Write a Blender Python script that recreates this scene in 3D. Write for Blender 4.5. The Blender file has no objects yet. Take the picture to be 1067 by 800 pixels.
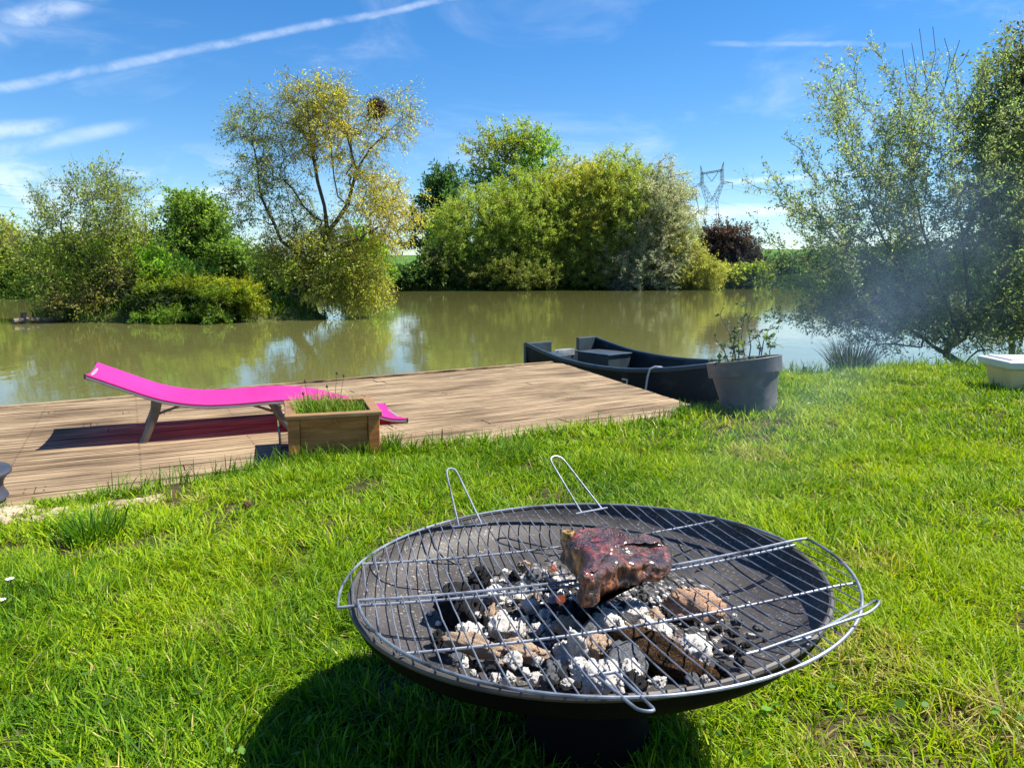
import bpy, bmesh, math, random
import numpy as np
from mathutils import Vector, Matrix, noise

RND = random.Random(7)
rng = np.random.default_rng(7)
S = bpy.context.scene
COL = S.collection
R = math.radians

# ------------------------------------------------------------------ camera and survey helpers
EYE = Vector((0, 0, 1.0))
F_PX, CX, CY, HOR = 780.0, 533.5, 400.0, 284.0
PITCH = math.atan((CY - HOR) / F_PX)
FWD = Vector((0, math.cos(PITCH), -math.sin(PITCH)))
UPV = Vector((0, math.sin(PITCH), math.cos(PITCH)))


def sight(u, v):
    return FWD + Vector((1, 0, 0)) * ((u - CX) / F_PX) - UPV * ((v - CY) / F_PX)


def at(u, v, z):
    """Survey: the point at height z seen in direction (u, v) of the photograph."""
    d = sight(u, v)
    return EYE + d * ((z - EYE.z) / d.z)


def far(u, v, dist):
    """Survey: the point at forward distance dist."""
    d = sight(u, v)
    return EYE + d * (dist / d.y)


def on_plane(u, v, p0, n):
    d = sight(u, v)
    return EYE + d * ((Vector(p0) - EYE).dot(n) / d.dot(n))


cam_d = bpy.data.cameras.new("camera")
cam = bpy.data.objects.new("camera", cam_d)
COL.objects.link(cam)
cam.location = EYE
cam.rotation_euler = (math.pi / 2 - PITCH, 0, 0)
cam_d.sensor_fit = 'HORIZONTAL'
cam_d.sensor_width = 36
cam_d.lens = F_PX / 1067 * 36
cam_d.clip_start = 0.02
cam_d.clip_end = 9000
S.camera = cam


# ------------------------------------------------------------------ tagging
def tag(o, label=None, cat=None, group=None, kind=None):
    if label: o["label"] = label
    if cat: o["category"] = cat
    if group: o["group"] = group
    if kind: o["kind"] = kind
    return o


def empty(name, loc=(0, 0, 0), rz=0.0):
    o = bpy.data.objects.new(name, None)
    COL.objects.link(o)
    o.location = loc
    o.rotation_euler = (0, 0, rz)
    o.empty_display_size = 0.1
    return o


# ------------------------------------------------------------------ mesh building
def np_mesh(name, V, faces, mat, tint=None, smooth=False, parent=None, mats=None, midx=None):
    """faces: list of int arrays (n,k). tint: (nv,3) colours stored on points."""
    V = np.asarray(V, dtype=np.float32)
    me = bpy.data.meshes.new(name)
    faces = [np.asarray(f, dtype=np.int32) for f in faces if len(f)]
    nl = sum(f.size for f in faces)
    nf = sum(len(f) for f in faces)
    me.vertices.add(len(V)); me.vertices.foreach_set("co", V.ravel())
    me.loops.add(nl); me.polygons.add(nf)
    me.loops.foreach_set("vertex_index", np.concatenate([f.ravel() for f in faces]))
    starts, tot, c = [], [], 0
    for f in faces:
        k = f.shape[1]
        starts.append(c + np.arange(len(f)) * k); tot.append(np.full(len(f), k)); c += f.size
    me.polygons.foreach_set("loop_start", np.concatenate(starts).astype(np.int32))
    me.polygons.foreach_set("loop_total", np.concatenate(tot).astype(np.int32))
    me.update(calc_edges=True)
    me.validate()
    if tint is not None:
        a = me.color_attributes.new("tint", 'FLOAT_COLOR', 'POINT')
        t = np.ones((len(V), 4), np.float32); t[:, :3] = tint
        a.data.foreach_set("color", t.ravel())
    if smooth:
        me.polygons.foreach_set("use_smooth", np.ones(len(me.polygons), dtype=bool))
    o = bpy.data.objects.new(name, me)
    COL.objects.link(o)
    for m in (mats or [mat]):
        me.materials.append(m)
    if parent is not None:
        o.parent = parent
    return o


class MB:
    def __init__(s):
        s.V, s.F = [], []

    def add(s, V, F):
        b = len(s.V)
        s.V += [Vector(v) for v in V]
        s.F += [tuple(i + b for i in f) for f in F]
        return s

    def box(s, c, size, rz=0.0, taper=1.0):
        hx, hy, hz = size[0] / 2, size[1] / 2, size[2] / 2
        ca, sa = math.cos(rz), math.sin(rz)
        V = []
        for z, k in ((-hz, taper), (hz, 1.0)):
            for x, y in ((-hx, -hy), (hx, -hy), (hx, hy), (-hx, hy)):
                x2, y2 = x * k, y * k
                V.append((c[0] + x2 * ca - y2 * sa, c[1] + x2 * sa + y2 * ca, c[2] + z))
        return s.add(V, [(3, 2, 1, 0), (4, 5, 6, 7), (0, 1, 5, 4), (1, 2, 6, 5), (2, 3, 7, 6), (3, 0, 4, 7)])

    def beam(s, a, b, w, h, up=(0, 0, 1)):
        a, b = Vector(a), Vector(b)
        d = (b - a).normalized()
        side = d.cross(Vector(up))
        if side.length < 1e-4: side = d.cross(Vector((1, 0, 0)))
        side.normalize()
        u = side.cross(d).normalized()
        V = []
        for p in (a, b):
            for x, y in ((-1, -1), (1, -1), (1, 1), (-1, 1)):
                V.append(p + side * (x * w / 2) + u * (y * h / 2))
        return s.add(V, [(0, 1, 2, 3), (7, 6, 5, 4), (0, 4, 5, 1), (1, 5, 6, 2), (2, 6, 7, 3), (3, 7, 4, 0)])

    def tube(s, pts, r, n=8, closed=False, cap=True):
        pts = [Vector(p) for p in pts]
        m = len(pts)
        rr = r if isinstance(r, (list, tuple)) else [r] * m
        T = []
        for i in range(m):
            if closed: t = pts[(i + 1) % m] - pts[i - 1]
            else: t = pts[min(i + 1, m - 1)] - pts[max(i - 1, 0)]
            T.append(t.normalized() if t.length > 1e-9 else Vector((0, 0, 1)))
        ref = Vector((0, 0, 1)) if abs(T[0].z) < 0.9 else Vector((1, 0, 0))
        nrm = (ref - T[0] * ref.dot(T[0])).normalized()
        V, F = [], []
        for i in range(m):
            nrm = (nrm - T[i] * nrm.dot(T[i])).normalized()
            bi = T[i].cross(nrm)
            for k in range(n):
                a = 2 * math.pi * k / n
                V.append(pts[i] + nrm * (math.cos(a) * rr[i]) + bi * (math.sin(a) * rr[i]))
        for i in range(m if closed else m - 1):
            j = (i + 1) % m
            for k in range(n):
                F.append((i * n + k, i * n + (k + 1) % n, j * n + (k + 1) % n, j * n + k))
        if cap and not closed:
            F.append(tuple(range(n - 1, -1, -1)))
            F.append(tuple((m - 1) * n + k for k in range(n)))
        return s.add(V, F)

    def lathe(s, prof, n=48, M=None, cap=(True, True)):
        V, F = [], []
        m = len(prof)
        for r, z in prof:
            for k in range(n):
                a = 2 * math.pi * k / n
                v = Vector((r * math.cos(a), r * math.sin(a), z))
                V.append(M @ v if M else v)
        for i in range(m - 1):
            for k in range(n):
                F.append((i * n + k, i * n + (k + 1) % n, (i + 1) * n + (k + 1) % n, (i + 1) * n + k))
        if cap[0]: F.append(tuple(range(n - 1, -1, -1)))
        if cap[1]: F.append(tuple((m - 1) * n + k for k in range(n)))
        return s.add(V, F)

    def grid(s, rows, closed=False):
        V, F = [], []
        m, n = len(rows), len(rows[0])
        for r in rows: V += r
        for i in range(m - 1):
            for k in range(n if closed else n - 1):
                F.append((i * n + k, i * n + (k + 1) % n, (i + 1) * n + (k + 1) % n, (i + 1) * n + k))
        return s.add(V, F)

    def prism(s, poly, z0, z1):
        n = len(poly)
        V = [(p[0], p[1], z0) for p in poly] + [(p[0], p[1], z1) for p in poly]
        F = [tuple(range(n - 1, -1, -1)), tuple(range(n, 2 * n))]
        F += [(i, (i + 1) % n, n + (i + 1) % n, n + i) for i in range(n)]
        return s.add(V, F)

    def build(s, name, mat, parent=None, smooth=False, bevel=0.0, seg=2, angle=35):
        me = bpy.data.meshes.new(name)
        me.from_pydata([tuple(v) for v in s.V], [], s.F)
        me.update()
        bm = bmesh.new(); bm.from_mesh(me)
        bmesh.ops.recalc_face_normals(bm, faces=bm.faces)
        bm.to_mesh(me); bm.free()
        me.materials.append(mat)
        o = bpy.data.objects.new(name, me)
        COL.objects.link(o)
        if smooth:
            for p in me.polygons: p.use_smooth = True
            try: me.set_sharp_from_angle(angle=R(angle))
            except Exception: pass
        if bevel:
            b = o.modifiers.new("bevel", 'BEVEL'); b.width = bevel; b.segments = seg
            b.limit_method = 'ANGLE'; b.angle_limit = R(40)
        if parent is not None: o.parent = parent
        return o


# ------------------------------------------------------------------ materials
def new_mat(name):
    m = bpy.data.materials.new(name)
    m.use_nodes = True
    nt = m.node_tree
    for n in list(nt.nodes): nt.nodes.remove(n)
    return m, nt, nt.nodes.new("ShaderNodeOutputMaterial")


def N(nt, typ, **kw):
    n = nt.nodes.new(typ)
    for k, v in kw.items():
        if k.startswith("i_"):
            key = k[2:]
            key = int(key) if key.isdigit() else key.replace("_", " ")
            n.inputs[key].default_value = v
        else: setattr(n, k, v)
    return n


def ramp(nt, fac, stops, interp='LINEAR'):
    r = N(nt, "ShaderNodeValToRGB")
    r.color_ramp.interpolation = interp
    e = r.color_ramp.elements
    while len(e) < len(stops): e.new(0.5)
    for k, (p, c) in enumerate(stops):
        e[k].position = p
        e[k].color = (*c, 1) if len(c) == 3 else c
    nt.links.new(fac, r.inputs[0])
    return r.outputs[0]


def coords(nt, scale=(1, 1, 1), rot=(0, 0, 0), kind="Object"):
    t = N(nt, "ShaderNodeTexCoord")
    mp = N(nt, "ShaderNodeMapping")
    mp.inputs["Scale"].default_value = scale
    mp.inputs["Rotation"].default_value = rot
    nt.links.new(t.outputs[kind], mp.inputs[0])
    return mp.outputs[0]


def noise_tex(nt, vec, scale, detail=4, rough=0.55, dist=0.0):
    n = N(nt, "ShaderNodeTexNoise")
    n.inputs["Scale"].default_value = scale
    n.inputs["Detail"].default_value = detail
    n.inputs["Roughness"].default_value = rough
    n.inputs["Distortion"].default_value = dist
    nt.links.new(vec, n.inputs["Vector"])
    return n.outputs["Fac"]


def bump(nt, h, strength, dist=0.01, normal=None):
    b = N(nt, "ShaderNodeBump")
    b.inputs["Strength"].default_value = strength
    b.inputs["Distance"].default_value = dist
    nt.links.new(h, b.inputs["Height"])
    if normal: nt.links.new(normal, b.inputs["Normal"])
    return b.outputs[0]


def surf(name, stops, scale=5.0, stretch=(1, 1, 1), rot=(0, 0, 0), rough=0.5, metal=0.0, bump_s=0.2, bump_d=0.005,
         bump_scale=None, rough_var=0.12, detail=6, spec=0.5, kind="Object"):
    """Mottled real-world surface: noise ramp colour, roughness variation and bump."""
    m, nt, out = new_mat(name)
    p = N(nt, "ShaderNodeBsdfPrincipled")
    v = coords(nt, stretch, rot, kind)
    f = noise_tex(nt, v, scale, detail, 0.6)
    nt.links.new(ramp(nt, f, stops), p.inputs["Base Color"])
    g = noise_tex(nt, v, (bump_scale or scale * 3), 4)
    mr = N(nt, "ShaderNodeMapRange")
    mr.inputs["To Min"].default_value = max(0.02, rough - rough_var)
    mr.inputs["To Max"].default_value = min(1, rough + rough_var)
    nt.links.new(g, mr.inputs["Value"]); nt.links.new(mr.outputs[0], p.inputs["Roughness"])
    p.inputs["Metallic"].default_value = metal
    p.inputs["Specular IOR Level"].default_value = spec
    if bump_s: nt.links.new(bump(nt, g, bump_s, bump_d), p.inputs["Normal"])
    nt.links.new(p.outputs[0], out.inputs[0])
    return m


def leaf_mat(name, trans=0.4, rough=0.5, gain=1.0, tgain=(1.25, 1.15, 0.55), spec=0.3):
    m, nt, out = new_mat(name)
    a = N(nt, "ShaderNodeAttribute"); a.attribute_name = "tint"
    p = N(nt, "ShaderNodeBsdfPrincipled")
    p.inputs["Roughness"].default_value = rough
    p.inputs["Specular IOR Level"].default_value = spec
    t = N(nt, "ShaderNodeBsdfTranslucent")
    mul = N(nt, "ShaderNodeMix"); mul.data_type = 'RGBA'; mul.blend_type = 'MULTIPLY'
    mul.inputs[0].default_value = 1
    nt.links.new(a.outputs["Color"], mul.inputs[6])
    mul.inputs[7].default_value = (*tgain, 1)
    nt.links.new(a.outputs["Color"], p.inputs["Base Color"])
    nt.links.new(mul.outputs[2], t.inputs["Color"])
    mx = N(nt, "ShaderNodeMixShader"); mx.inputs[0].default_value = trans
    nt.links.new(p.outputs[0], mx.inputs[1]); nt.links.new(t.outputs[0], mx.inputs[2])
    nt.links.new(mx.outputs[0], out.inputs[0])
    return m


M_LEAF = leaf_mat("leaf", trans=0.58, tgain=(1.3, 1.2, 0.6))
M_GRASS = leaf_mat("grass_blade", trans=0.36, rough=0.48, tgain=(1.35, 1.35, 0.35), spec=0.14)
M_BARK = surf("bark", [(0.3, (0.035, 0.026, 0.018)), (0.7, (0.11, 0.085, 0.06))], 9, (1, 1, 0.3), rough=0.9, bump_s=0.6, bump_d=0.02)
M_BARK_GREY = surf("grey_bark", [(0.3, (0.06, 0.055, 0.045)), (0.7, (0.17, 0.155, 0.13))], 14, (1, 1, 0.3), rough=0.85, bump_s=0.5)
M_STEEL = surf("chromed_wire", [(0.33, (0.05, 0.05, 0.055)), (0.46, (0.20, 0.225, 0.27)), (0.60, (0.29, 0.32, 0.375)), (0.70, (0.075, 0.065, 0.058))], 16, rough=0.48, metal=0.7, bump_s=0.1, bump_d=0.001)
M_PINK = None

# ------------------------------------------------------------------ light, sky
SUN_AZ, SUN_EL = 80.0, 56.0          # azimuth clockwise from straight ahead
sd = Vector((math.sin(R(SUN_AZ)) * math.cos(R(SUN_EL)), math.cos(R(SUN_AZ)) * math.cos(R(SUN_EL)), math.sin(R(SUN_EL))))
L = bpy.data.lights.new("sun", 'SUN')
L.energy = 5.0
L.angle = R(0.53)
L.color = (1.0, 0.94, 0.84)
lo = bpy.data.objects.new("sun", L)
COL.objects.link(lo)
lo.location = (6, 3, 8)
lo.rotation_euler = (-sd).to_track_quat('-Z', 'Y').to_euler()

W = bpy.data.worlds.new("World")
S.world = W
W.use_nodes = True
wn = W.node_tree
for n in list(wn.nodes): wn.nodes.remove(n)
wout = N(wn, "ShaderNodeOutputWorld")
bg = N(wn, "ShaderNodeBackground")
bg.inputs["Strength"].default_value = 0.066
sky = N(wn, "ShaderNodeTexSky")
sky.sky_type = 'NISHITA'
sky.sun_disc = False
sky.sun_elevation = R(SUN_EL)
sky.sun_rotation = R(SUN_AZ)
sky.altitude = 100
sky.air_density = 1.0
sky.dust_density = 0.05
sky.ozone_density = 2.2
hs = N(wn, "ShaderNodeHueSaturation")
hs.inputs["Saturation"].default_value = 1.36
hs.inputs["Value"].default_value = 1.0
wn.links.new(sky.outputs[0], hs.inputs["Color"])
wtc = N(wn, "ShaderNodeTexCoord")
DIR = wtc.outputs["Generated"]


def wmath(op, a, b=None, c=None, clamp=False):
    n = N(wn, "ShaderNodeMath"); n.operation = op; n.use_clamp = clamp
    for k, v in enumerate((a, b, c)):
        if v is None: continue
        if isinstance(v, (int, float)): n.inputs[k].default_value = v
        else: wn.links.new(v, n.inputs[k])
    return n.outputs[0]


def wdot(vec):
    n = N(wn, "ShaderNodeVectorMath"); n.operation = 'DOT_PRODUCT'
    wn.links.new(DIR, n.inputs[0]); n.inputs[1].default_value = tuple(vec)
    return n.outputs["Value"]


def wsmooth(v, a, b):
    n = N(wn, "ShaderNodeMapRange"); n.interpolation_type = 'SMOOTHSTEP'
    n.inputs["From Min"].default_value = a; n.inputs["From Max"].default_value = b
    wn.links.new(v, n.inputs["Value"])
    return n.outputs[0]


def wnoise(scale, stretch=(1, 1, 1), detail=5, rough=0.6, dist=0.0):
    mp = N(wn, "ShaderNodeMapping"); mp.inputs["Scale"].default_value = stretch
    wn.links.new(DIR, mp.inputs[0])
    return noise_tex(wn, mp.outputs[0], scale, detail, rough, dist)


def streak(d1, d2, w1, w2, strength, nscale=14, lo_=0.3, hi=0.7):
    """A band of high cloud along the great circle through directions d1 and d2 (half widths in radians)."""
    d1, d2 = d1.normalized(), d2.normalized()
    n = d1.cross(d2).normalized()
    t = (d2 - d1).normalized()
    a0, a1 = d1.dot(t), d2.dot(t)
    along = wdot(t)
    width = N(wn, "ShaderNodeMapRange")
    width.inputs["From Min"].default_value = a0; width.inputs["From Max"].default_value = a1
    width.inputs["To Min"].default_value = w1; width.inputs["To Max"].default_value = w2
    wn.links.new(along, width.inputs["Value"])
    wob = wmath('MULTIPLY', wmath('SUBTRACT', wnoise(nscale * 0.6, detail=3), 0.5), 0.010)
    q = wmath('DIVIDE', wmath('ABSOLUTE', wmath('ADD', wdot(n), wob)), width.outputs[0])
    band = wmath('SUBTRACT', 1.0, wsmooth(q, 0.1, 1.0))
    e = (a1 - a0) * 0.18
    ends = wmath('MULTIPLY', wsmooth(along, a0 - e * 0.3, a0 + e), wmath('SUBTRACT', 1.0, wsmooth(along, a1 - e, a1 + e * 0.3)))
    tex = wsmooth(wnoise(nscale, (1, 1, 1.6), 6, 0.65, 0.4), lo_, hi)
    return wmath('MULTIPLY', wmath('MULTIPLY', band, ends), wmath('MULTIPLY', tex, strength))


cl = [
    streak(sight(-160, 125), sight(620, -32), 0.0085, 0.0045, 0.36, 26, 0.15, 0.8),
    streak(sight(-120, 72), sight(110, -5), 0.030, 0.014, 0.45, 14),
    streak(sight(-120, 150), sight(75, 128), 0.018, 0.010, 0.38, 16),
    streak(sight(-100, 178), sight(150, 128), 0.016, 0.010, 0.30, 12),
    streak(sight(735, 45), sight(960, 47), 0.0045, 0.0045, 0.22, 20, 0.25, 0.75),
    streak(sight(740, 190), sight(960, 178), 0.005, 0.006, 0.40, 20, 0.2, 0.7),
    streak(sight(690, 224), sight(900, 214), 0.014, 0.008, 0.7, 16, 0.2, 0.7),
]
zc = wdot((0, 0, 1))
low = wmath('MULTIPLY', wsmooth(zc, 0.0, 0.03), wmath('SUBTRACT', 1.0, wsmooth(zc, 0.05, 0.17)))
cum = wmath('MULTIPLY', wsmooth(wnoise(9, (1, 1, 2.6), 7, 0.58, 0.3), 0.49, 0.70), low)
cum = wmath('MULTIPLY', cum, wmath('SUBTRACT', 0.75, wmath('MULTIPLY', 0.75, wsmooth(wdot((1, 0, 0)), -0.15, 0.35))))
cl.append(cum)
wis = wmath('MULTIPLY', wsmooth(wnoise(3.2, (1, 1, 3.2), 7, 0.6, 0.8), 0.5, 0.8), 0.22)
cl.append(wis)
tot = cl[0]
for c in cl[1:]: tot = wmath('MAXIMUM', tot, c)
tot = wmath('MINIMUM', tot, 0.95)
mixc = N(wn, "ShaderNodeMix"); mixc.data_type = 'RGBA'
wn.links.new(tot, mixc.inputs[0])
tintn = N(wn, "ShaderNodeMix"); tintn.data_type = 'RGBA'; tintn.blend_type = 'MULTIPLY'; tintn.inputs[0].default_value = 1
wn.links.new(hs.outputs[0], tintn.inputs[6]); tintn.inputs[7].default_value = (0.86, 0.96, 1.08, 1)
wn.links.new(tintn.outputs[2], mixc.inputs[6])
mixc.inputs[7].default_value = (8.6, 9.0, 9.6, 1)
wn.links.new(mixc.outputs[2], bg.inputs["Color"])
wn.links.new(bg.outputs[0], wout.inputs["Surface"])

S.view_settings.view_transform = 'Standard'
S.view_settings.look = 'None'
S.view_settings.exposure = 1.25
S.view_settings.gamma = 1
S.view_settings.use_curve_mapping = False


# ------------------------------------------------------------------ terrain
def sst(a, b, x):
    t = np.clip((np.asarray(x, float) - a) / (b - a), 0, 1)
    return t * t * (3 - 2 * t)


def value_noise(x, y, scale, seed=0):
    """Smooth 2D value noise in 0..1 (vectorised)."""
    r = np.random.default_rng(1000 + seed)
    T = r.random((64, 64))
    x = np.asarray(x) / scale; y = np.asarray(y) / scale
    xi = np.floor(x).astype(int); yi = np.floor(y).astype(int)
    fx = x - xi; fy = y - yi
    fx = fx * fx * (3 - 2 * fx); fy = fy * fy * (3 - 2 * fy)
    a = T[xi % 64, yi % 64]; b = T[(xi + 1) % 64, yi % 64]
    c = T[xi % 64, (yi + 1) % 64]; d = T[(xi + 1) % 64, (yi + 1) % 64]
    return (a * (1 - fx) + b * fx) * (1 - fy) + (c * (1 - fx) + d * fx) * fy


EX = np.array([-9, -4.0, -2.6, -2.10, -1.70, -1.16, -0.73, 0.155, 1.36, 1.52, 2.55, 3.2, 5.4, 9, 16.0, 40])
EY = np.array([-1.5, 1.7, 2.50, 2.84, 3.16, 3.74, 4.06, 4.50, 5.15, 5.50, 7.15, 7.45, 8.0, 8.7, 9.4, 10])
WATER_Z = -0.40


def y_edge(x): return np.interp(x, EX, EY)


def lawn_z(x, y):
    z = 0.12 * (1 - sst(1.2, 4.5, y))
    z = z + 0.020 * (value_noise(x, y, 0.55, 1) - 0.5) + 0.012 * (value_noise(x, y, 0.2, 2) - 0.5)
    return z - 1.1 * sst(0.0, 0.55, y - y_edge(x))


# lawn: fine heightfield
xs = np.concatenate([np.linspace(-9, -4, 20)[:-1], np.linspace(-4, 7, 170), np.linspace(7, 16, 30)[1:]])
ts = np.linspace(0, 1, 190)
GX = np.repeat(xs[None, :], len(ts), 0)
GY = -2.0 + (y_edge(xs)[None, :] + 0.7 + 2.0) * ts[:, None] ** 0.8
GZ = lawn_z(GX, GY)
nx = len(xs)
ii = np.arange((len(ts) - 1) * (nx - 1)); rr = ii // (nx - 1); cc = ii % (nx - 1)
Q = np.stack([rr * nx + cc, rr * nx + cc + 1, (rr + 1) * nx + cc + 1, (rr + 1) * nx + cc], 1)
M_SOIL = surf("lawn_soil", [(0.3, (0.025, 0.026, 0.010)), (0.5, (0.052, 0.042, 0.020)), (0.75, (0.12, 0.085, 0.042))], 14, rough=0.95, bump_s=0.8, bump_d=0.02, spec=0.1)
lawn = np_mesh("lawn", np.stack([GX, GY, GZ], -1).reshape(-1, 3), [Q], M_SOIL, smooth=True)
tag(lawn, kind="structure")

# wide ground: lake bed, far bank, rising field, out to the horizon
BX = np.array([-900, -60, -27, -14, -9.6, 5, 17, 30, 60, 120, 900])
BY = np.array([60, 36, 40.5, 47, 57, 61.5, 64, 74, 95, 120, 300])
ang = np.linspace(R(-85), R(85), 240)
rad = np.concatenate([[0.5], np.geomspace(9, 4000, 170)])
A, RR = np.meshgrid(ang, rad)
GX = RR * np.sin(A); GY = RR * np.cos(A)


def field_z(x, y):
    b = np.interp(x, BX, BY)
    d = y - b
    z = -1.7 + 1.95 * sst(-3.0, 1.0, d)
    top = 5.2 + np.clip(x / 60.0, -1, 1) * 2.2
    h = sst(0, 110, d) * 0.55 + np.clip(d / 110, 0, 1) * 0.45
    z = z + (top - 0.25) * h * (d > 0)
    return z - np.clip(d - 160, 0, 1e5) * 0.004


GZ = field_z(GX, GY)
nx = len(ang)
ii = np.arange((len(rad) - 1) * (nx - 1)); rr = ii // (nx - 1); cc = ii % (nx - 1)
Q = np.stack([rr * nx + cc, (rr + 1) * nx + cc, (rr + 1) * nx + cc + 1, rr * nx + cc + 1], 1)
m, nt, out = new_mat("crop_field")
p = N(nt, "ShaderNodeBsdfPrincipled"); p.inputs["Roughness"].default_value = 0.9
p.inputs["Specular IOR Level"].default_value = 0.1
v = coords(nt, (1, 1, 1), (0, 0, R(24)))
f1 = noise_tex(nt, v, 0.05, 6); f2 = noise_tex(nt, v, 1.6, 5)
wv = N(nt, "ShaderNodeTexWave"); wv.inputs["Scale"].default_value = 0.11; wv.inputs["Distortion"].default_value = 1.0
nt.links.new(v, wv.inputs["Vector"])
c1 = ramp(nt, f1, [(0.3, (0.055, 0.13, 0.018)), (0.7, (0.09, 0.19, 0.03))])
mx = N(nt, "ShaderNodeMix"); mx.data_type = 'RGBA'; mx.blend_type = 'MULTIPLY'; mx.inputs[0].default_value = 0.45
nt.links.new(c1, mx.inputs[6]); nt.links.new(ramp(nt, wv.outputs["Fac"], [(0.2, (0.6, 0.6, 0.5)), (0.8, (1, 1, 1))]), mx.inputs[7])
mx2 = N(nt, "ShaderNodeMix"); mx2.data_type = 'RGBA'; mx2.blend_type = 'MULTIPLY'; mx2.inputs[0].default_value = 0.6
nt.links.new(mx.outputs[2], mx2.inputs[6]); nt.links.new(ramp(nt, f2, [(0.3, (0.5, 0.5, 0.5)), (0.7, (1, 1, 1))]), mx2.inputs[7])
nt.links.new(mx2.outputs[2], p.inputs["Base Color"])
nt.links.new(p.outputs[0], out.inputs[0])
ground = np_mesh("ground", np.stack([GX, GY, GZ], -1).reshape(-1, 3), [Q], m, smooth=True)
tag(ground, kind="structure")

# pond water
m, nt, out = new_mat("pond_water")
p = N(nt, "ShaderNodeBsdfPrincipled")
p.inputs["Base Color"].default_value = (0.112, 0.114, 0.036, 1)
p.inputs["Roughness"].default_value = 0.04
p.inputs["IOR"].default_value = 1.33
p.inputs["Specular IOR Level"].default_value = 0.5
v = coords(nt, (1.0, 0.55, 1))
n1 = noise_tex(nt, v, 1.1, 4, 0.5, 0.4)
n2 = noise_tex(nt, v, 6.0, 3, 0.5, 0.2)
b1 = bump(nt, n1, 0.055, 0.10)
b2 = bump(nt, n2, 0.08, 0.02, b1)
nt.links.new(b2, p.inputs["Normal"])
nt.links.new(p.outputs[0], out.inputs[0])
wm = MB().grid([[(-420, y, WATER_Z), (-60, y, WATER_Z), (60, y, WATER_Z), (420, y, WATER_Z)] for y in (1.0, 12, 40, 160)])
water = wm.build("pond_water", m)
tag(water, kind="structure")

# island in the pond
ISC, ISR = (-10.2, 23.4), (4.9, 2.5)


def island_z(x, y):
    r = np.sqrt(((x - ISC[0]) / ISR[0]) ** 2 + ((y - ISC[1]) / ISR[1]) ** 2)
    r = r + 0.25 * (value_noise(x, y, 1.1, 5) - 0.5)
    return -1.0 + 1.0 * (1 - sst(0.62, 1.25, r)) + 0.15 * (value_noise(x, y, 0.6, 6) - 0.5)


gx, gy = np.meshgrid(np.linspace(-18, -3, 90), np.linspace(19.5, 27.5, 60))
nx = 90
ii = np.arange(59 * 89); rr = ii // 89; cc = ii % 89
Q = np.stack([rr * nx + cc, rr * nx + cc + 1, (rr + 1) * nx + cc + 1, (rr + 1) * nx + cc], 1)
M_BANK = surf("bank_earth", [(0.3, (0.05, 0.04, 0.02)), (0.55, (0.06, 0.085, 0.02)), (0.8, (0.16, 0.12, 0.07))], 2.5, rough=0.95, bump_s=0.7, bump_d=0.05, spec=0.1)
isl = np_mesh("island_ground", np.stack([gx, gy, island_z(gx, gy)], -1).reshape(-1, 3), [Q], M_BANK, smooth=True)
tag(isl, kind="structure")


# ------------------------------------------------------------------ grass blades
def blades(P, H, Wd, lean_dir, lean, tint, droop=0.35):
    """Curved tapering blades with 3 segments. P (n,3), H, Wd (n,), lean_dir (n,) azimuth, lean (n,) horizontal reach / height."""
    n = len(P)
    d = np.stack([np.cos(lean_dir), np.sin(lean_dir), np.zeros(n)], 1)
    tw = lean_dir + np.pi / 2 + rng.normal(0, 0.6, n)
    w = np.stack([np.cos(tw), np.sin(tw), np.zeros(n)], 1)
    V = np.zeros((n, 7, 3), np.float32)
    lv = [(0.0, 1.0), (0.38, 0.95), (0.74, 0.7), (1.0, 0.0)]
    for k, (t, ww) in enumerate(lv):
        up = H * (t - droop * lean * t * t)
        out_ = H * lean * t ** 1.6
        c = P + d * out_[:, None]
        c[:, 2] += up
        if k < 3:
            V[:, 2 * k] = c - w * (Wd * ww / 2)[:, None]
            V[:, 2 * k + 1] = c + w * (Wd * ww / 2)[:, None]
        else: V[:, 6] = c
    b = (np.arange(n) * 7)[:, None]
    q = np.concatenate([b + np.array([[0, 1, 3, 2]]), b + np.array([[2, 3, 5, 4]])])
    t3 = b + np.array([[4, 5, 6]])
    return V.reshape(-1, 3), [q, t3], np.repeat(tint, 7, 0)


BOWL_C = Vector((0.1326, 1.3218, 0.45))
BARE = [(0.78, 1.60, 0.10), (0.60, 1.18, 0.08), (0.93, 1.33, 0.08), (-1.36, 2.95, 0.08), (1.3, 3.9, 0.12), (-.75, 1.75, .05), (1.1, 2.2, .07)]
allP, allH, allW, allD, allL, allT = [], [], [], [], [], []


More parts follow.
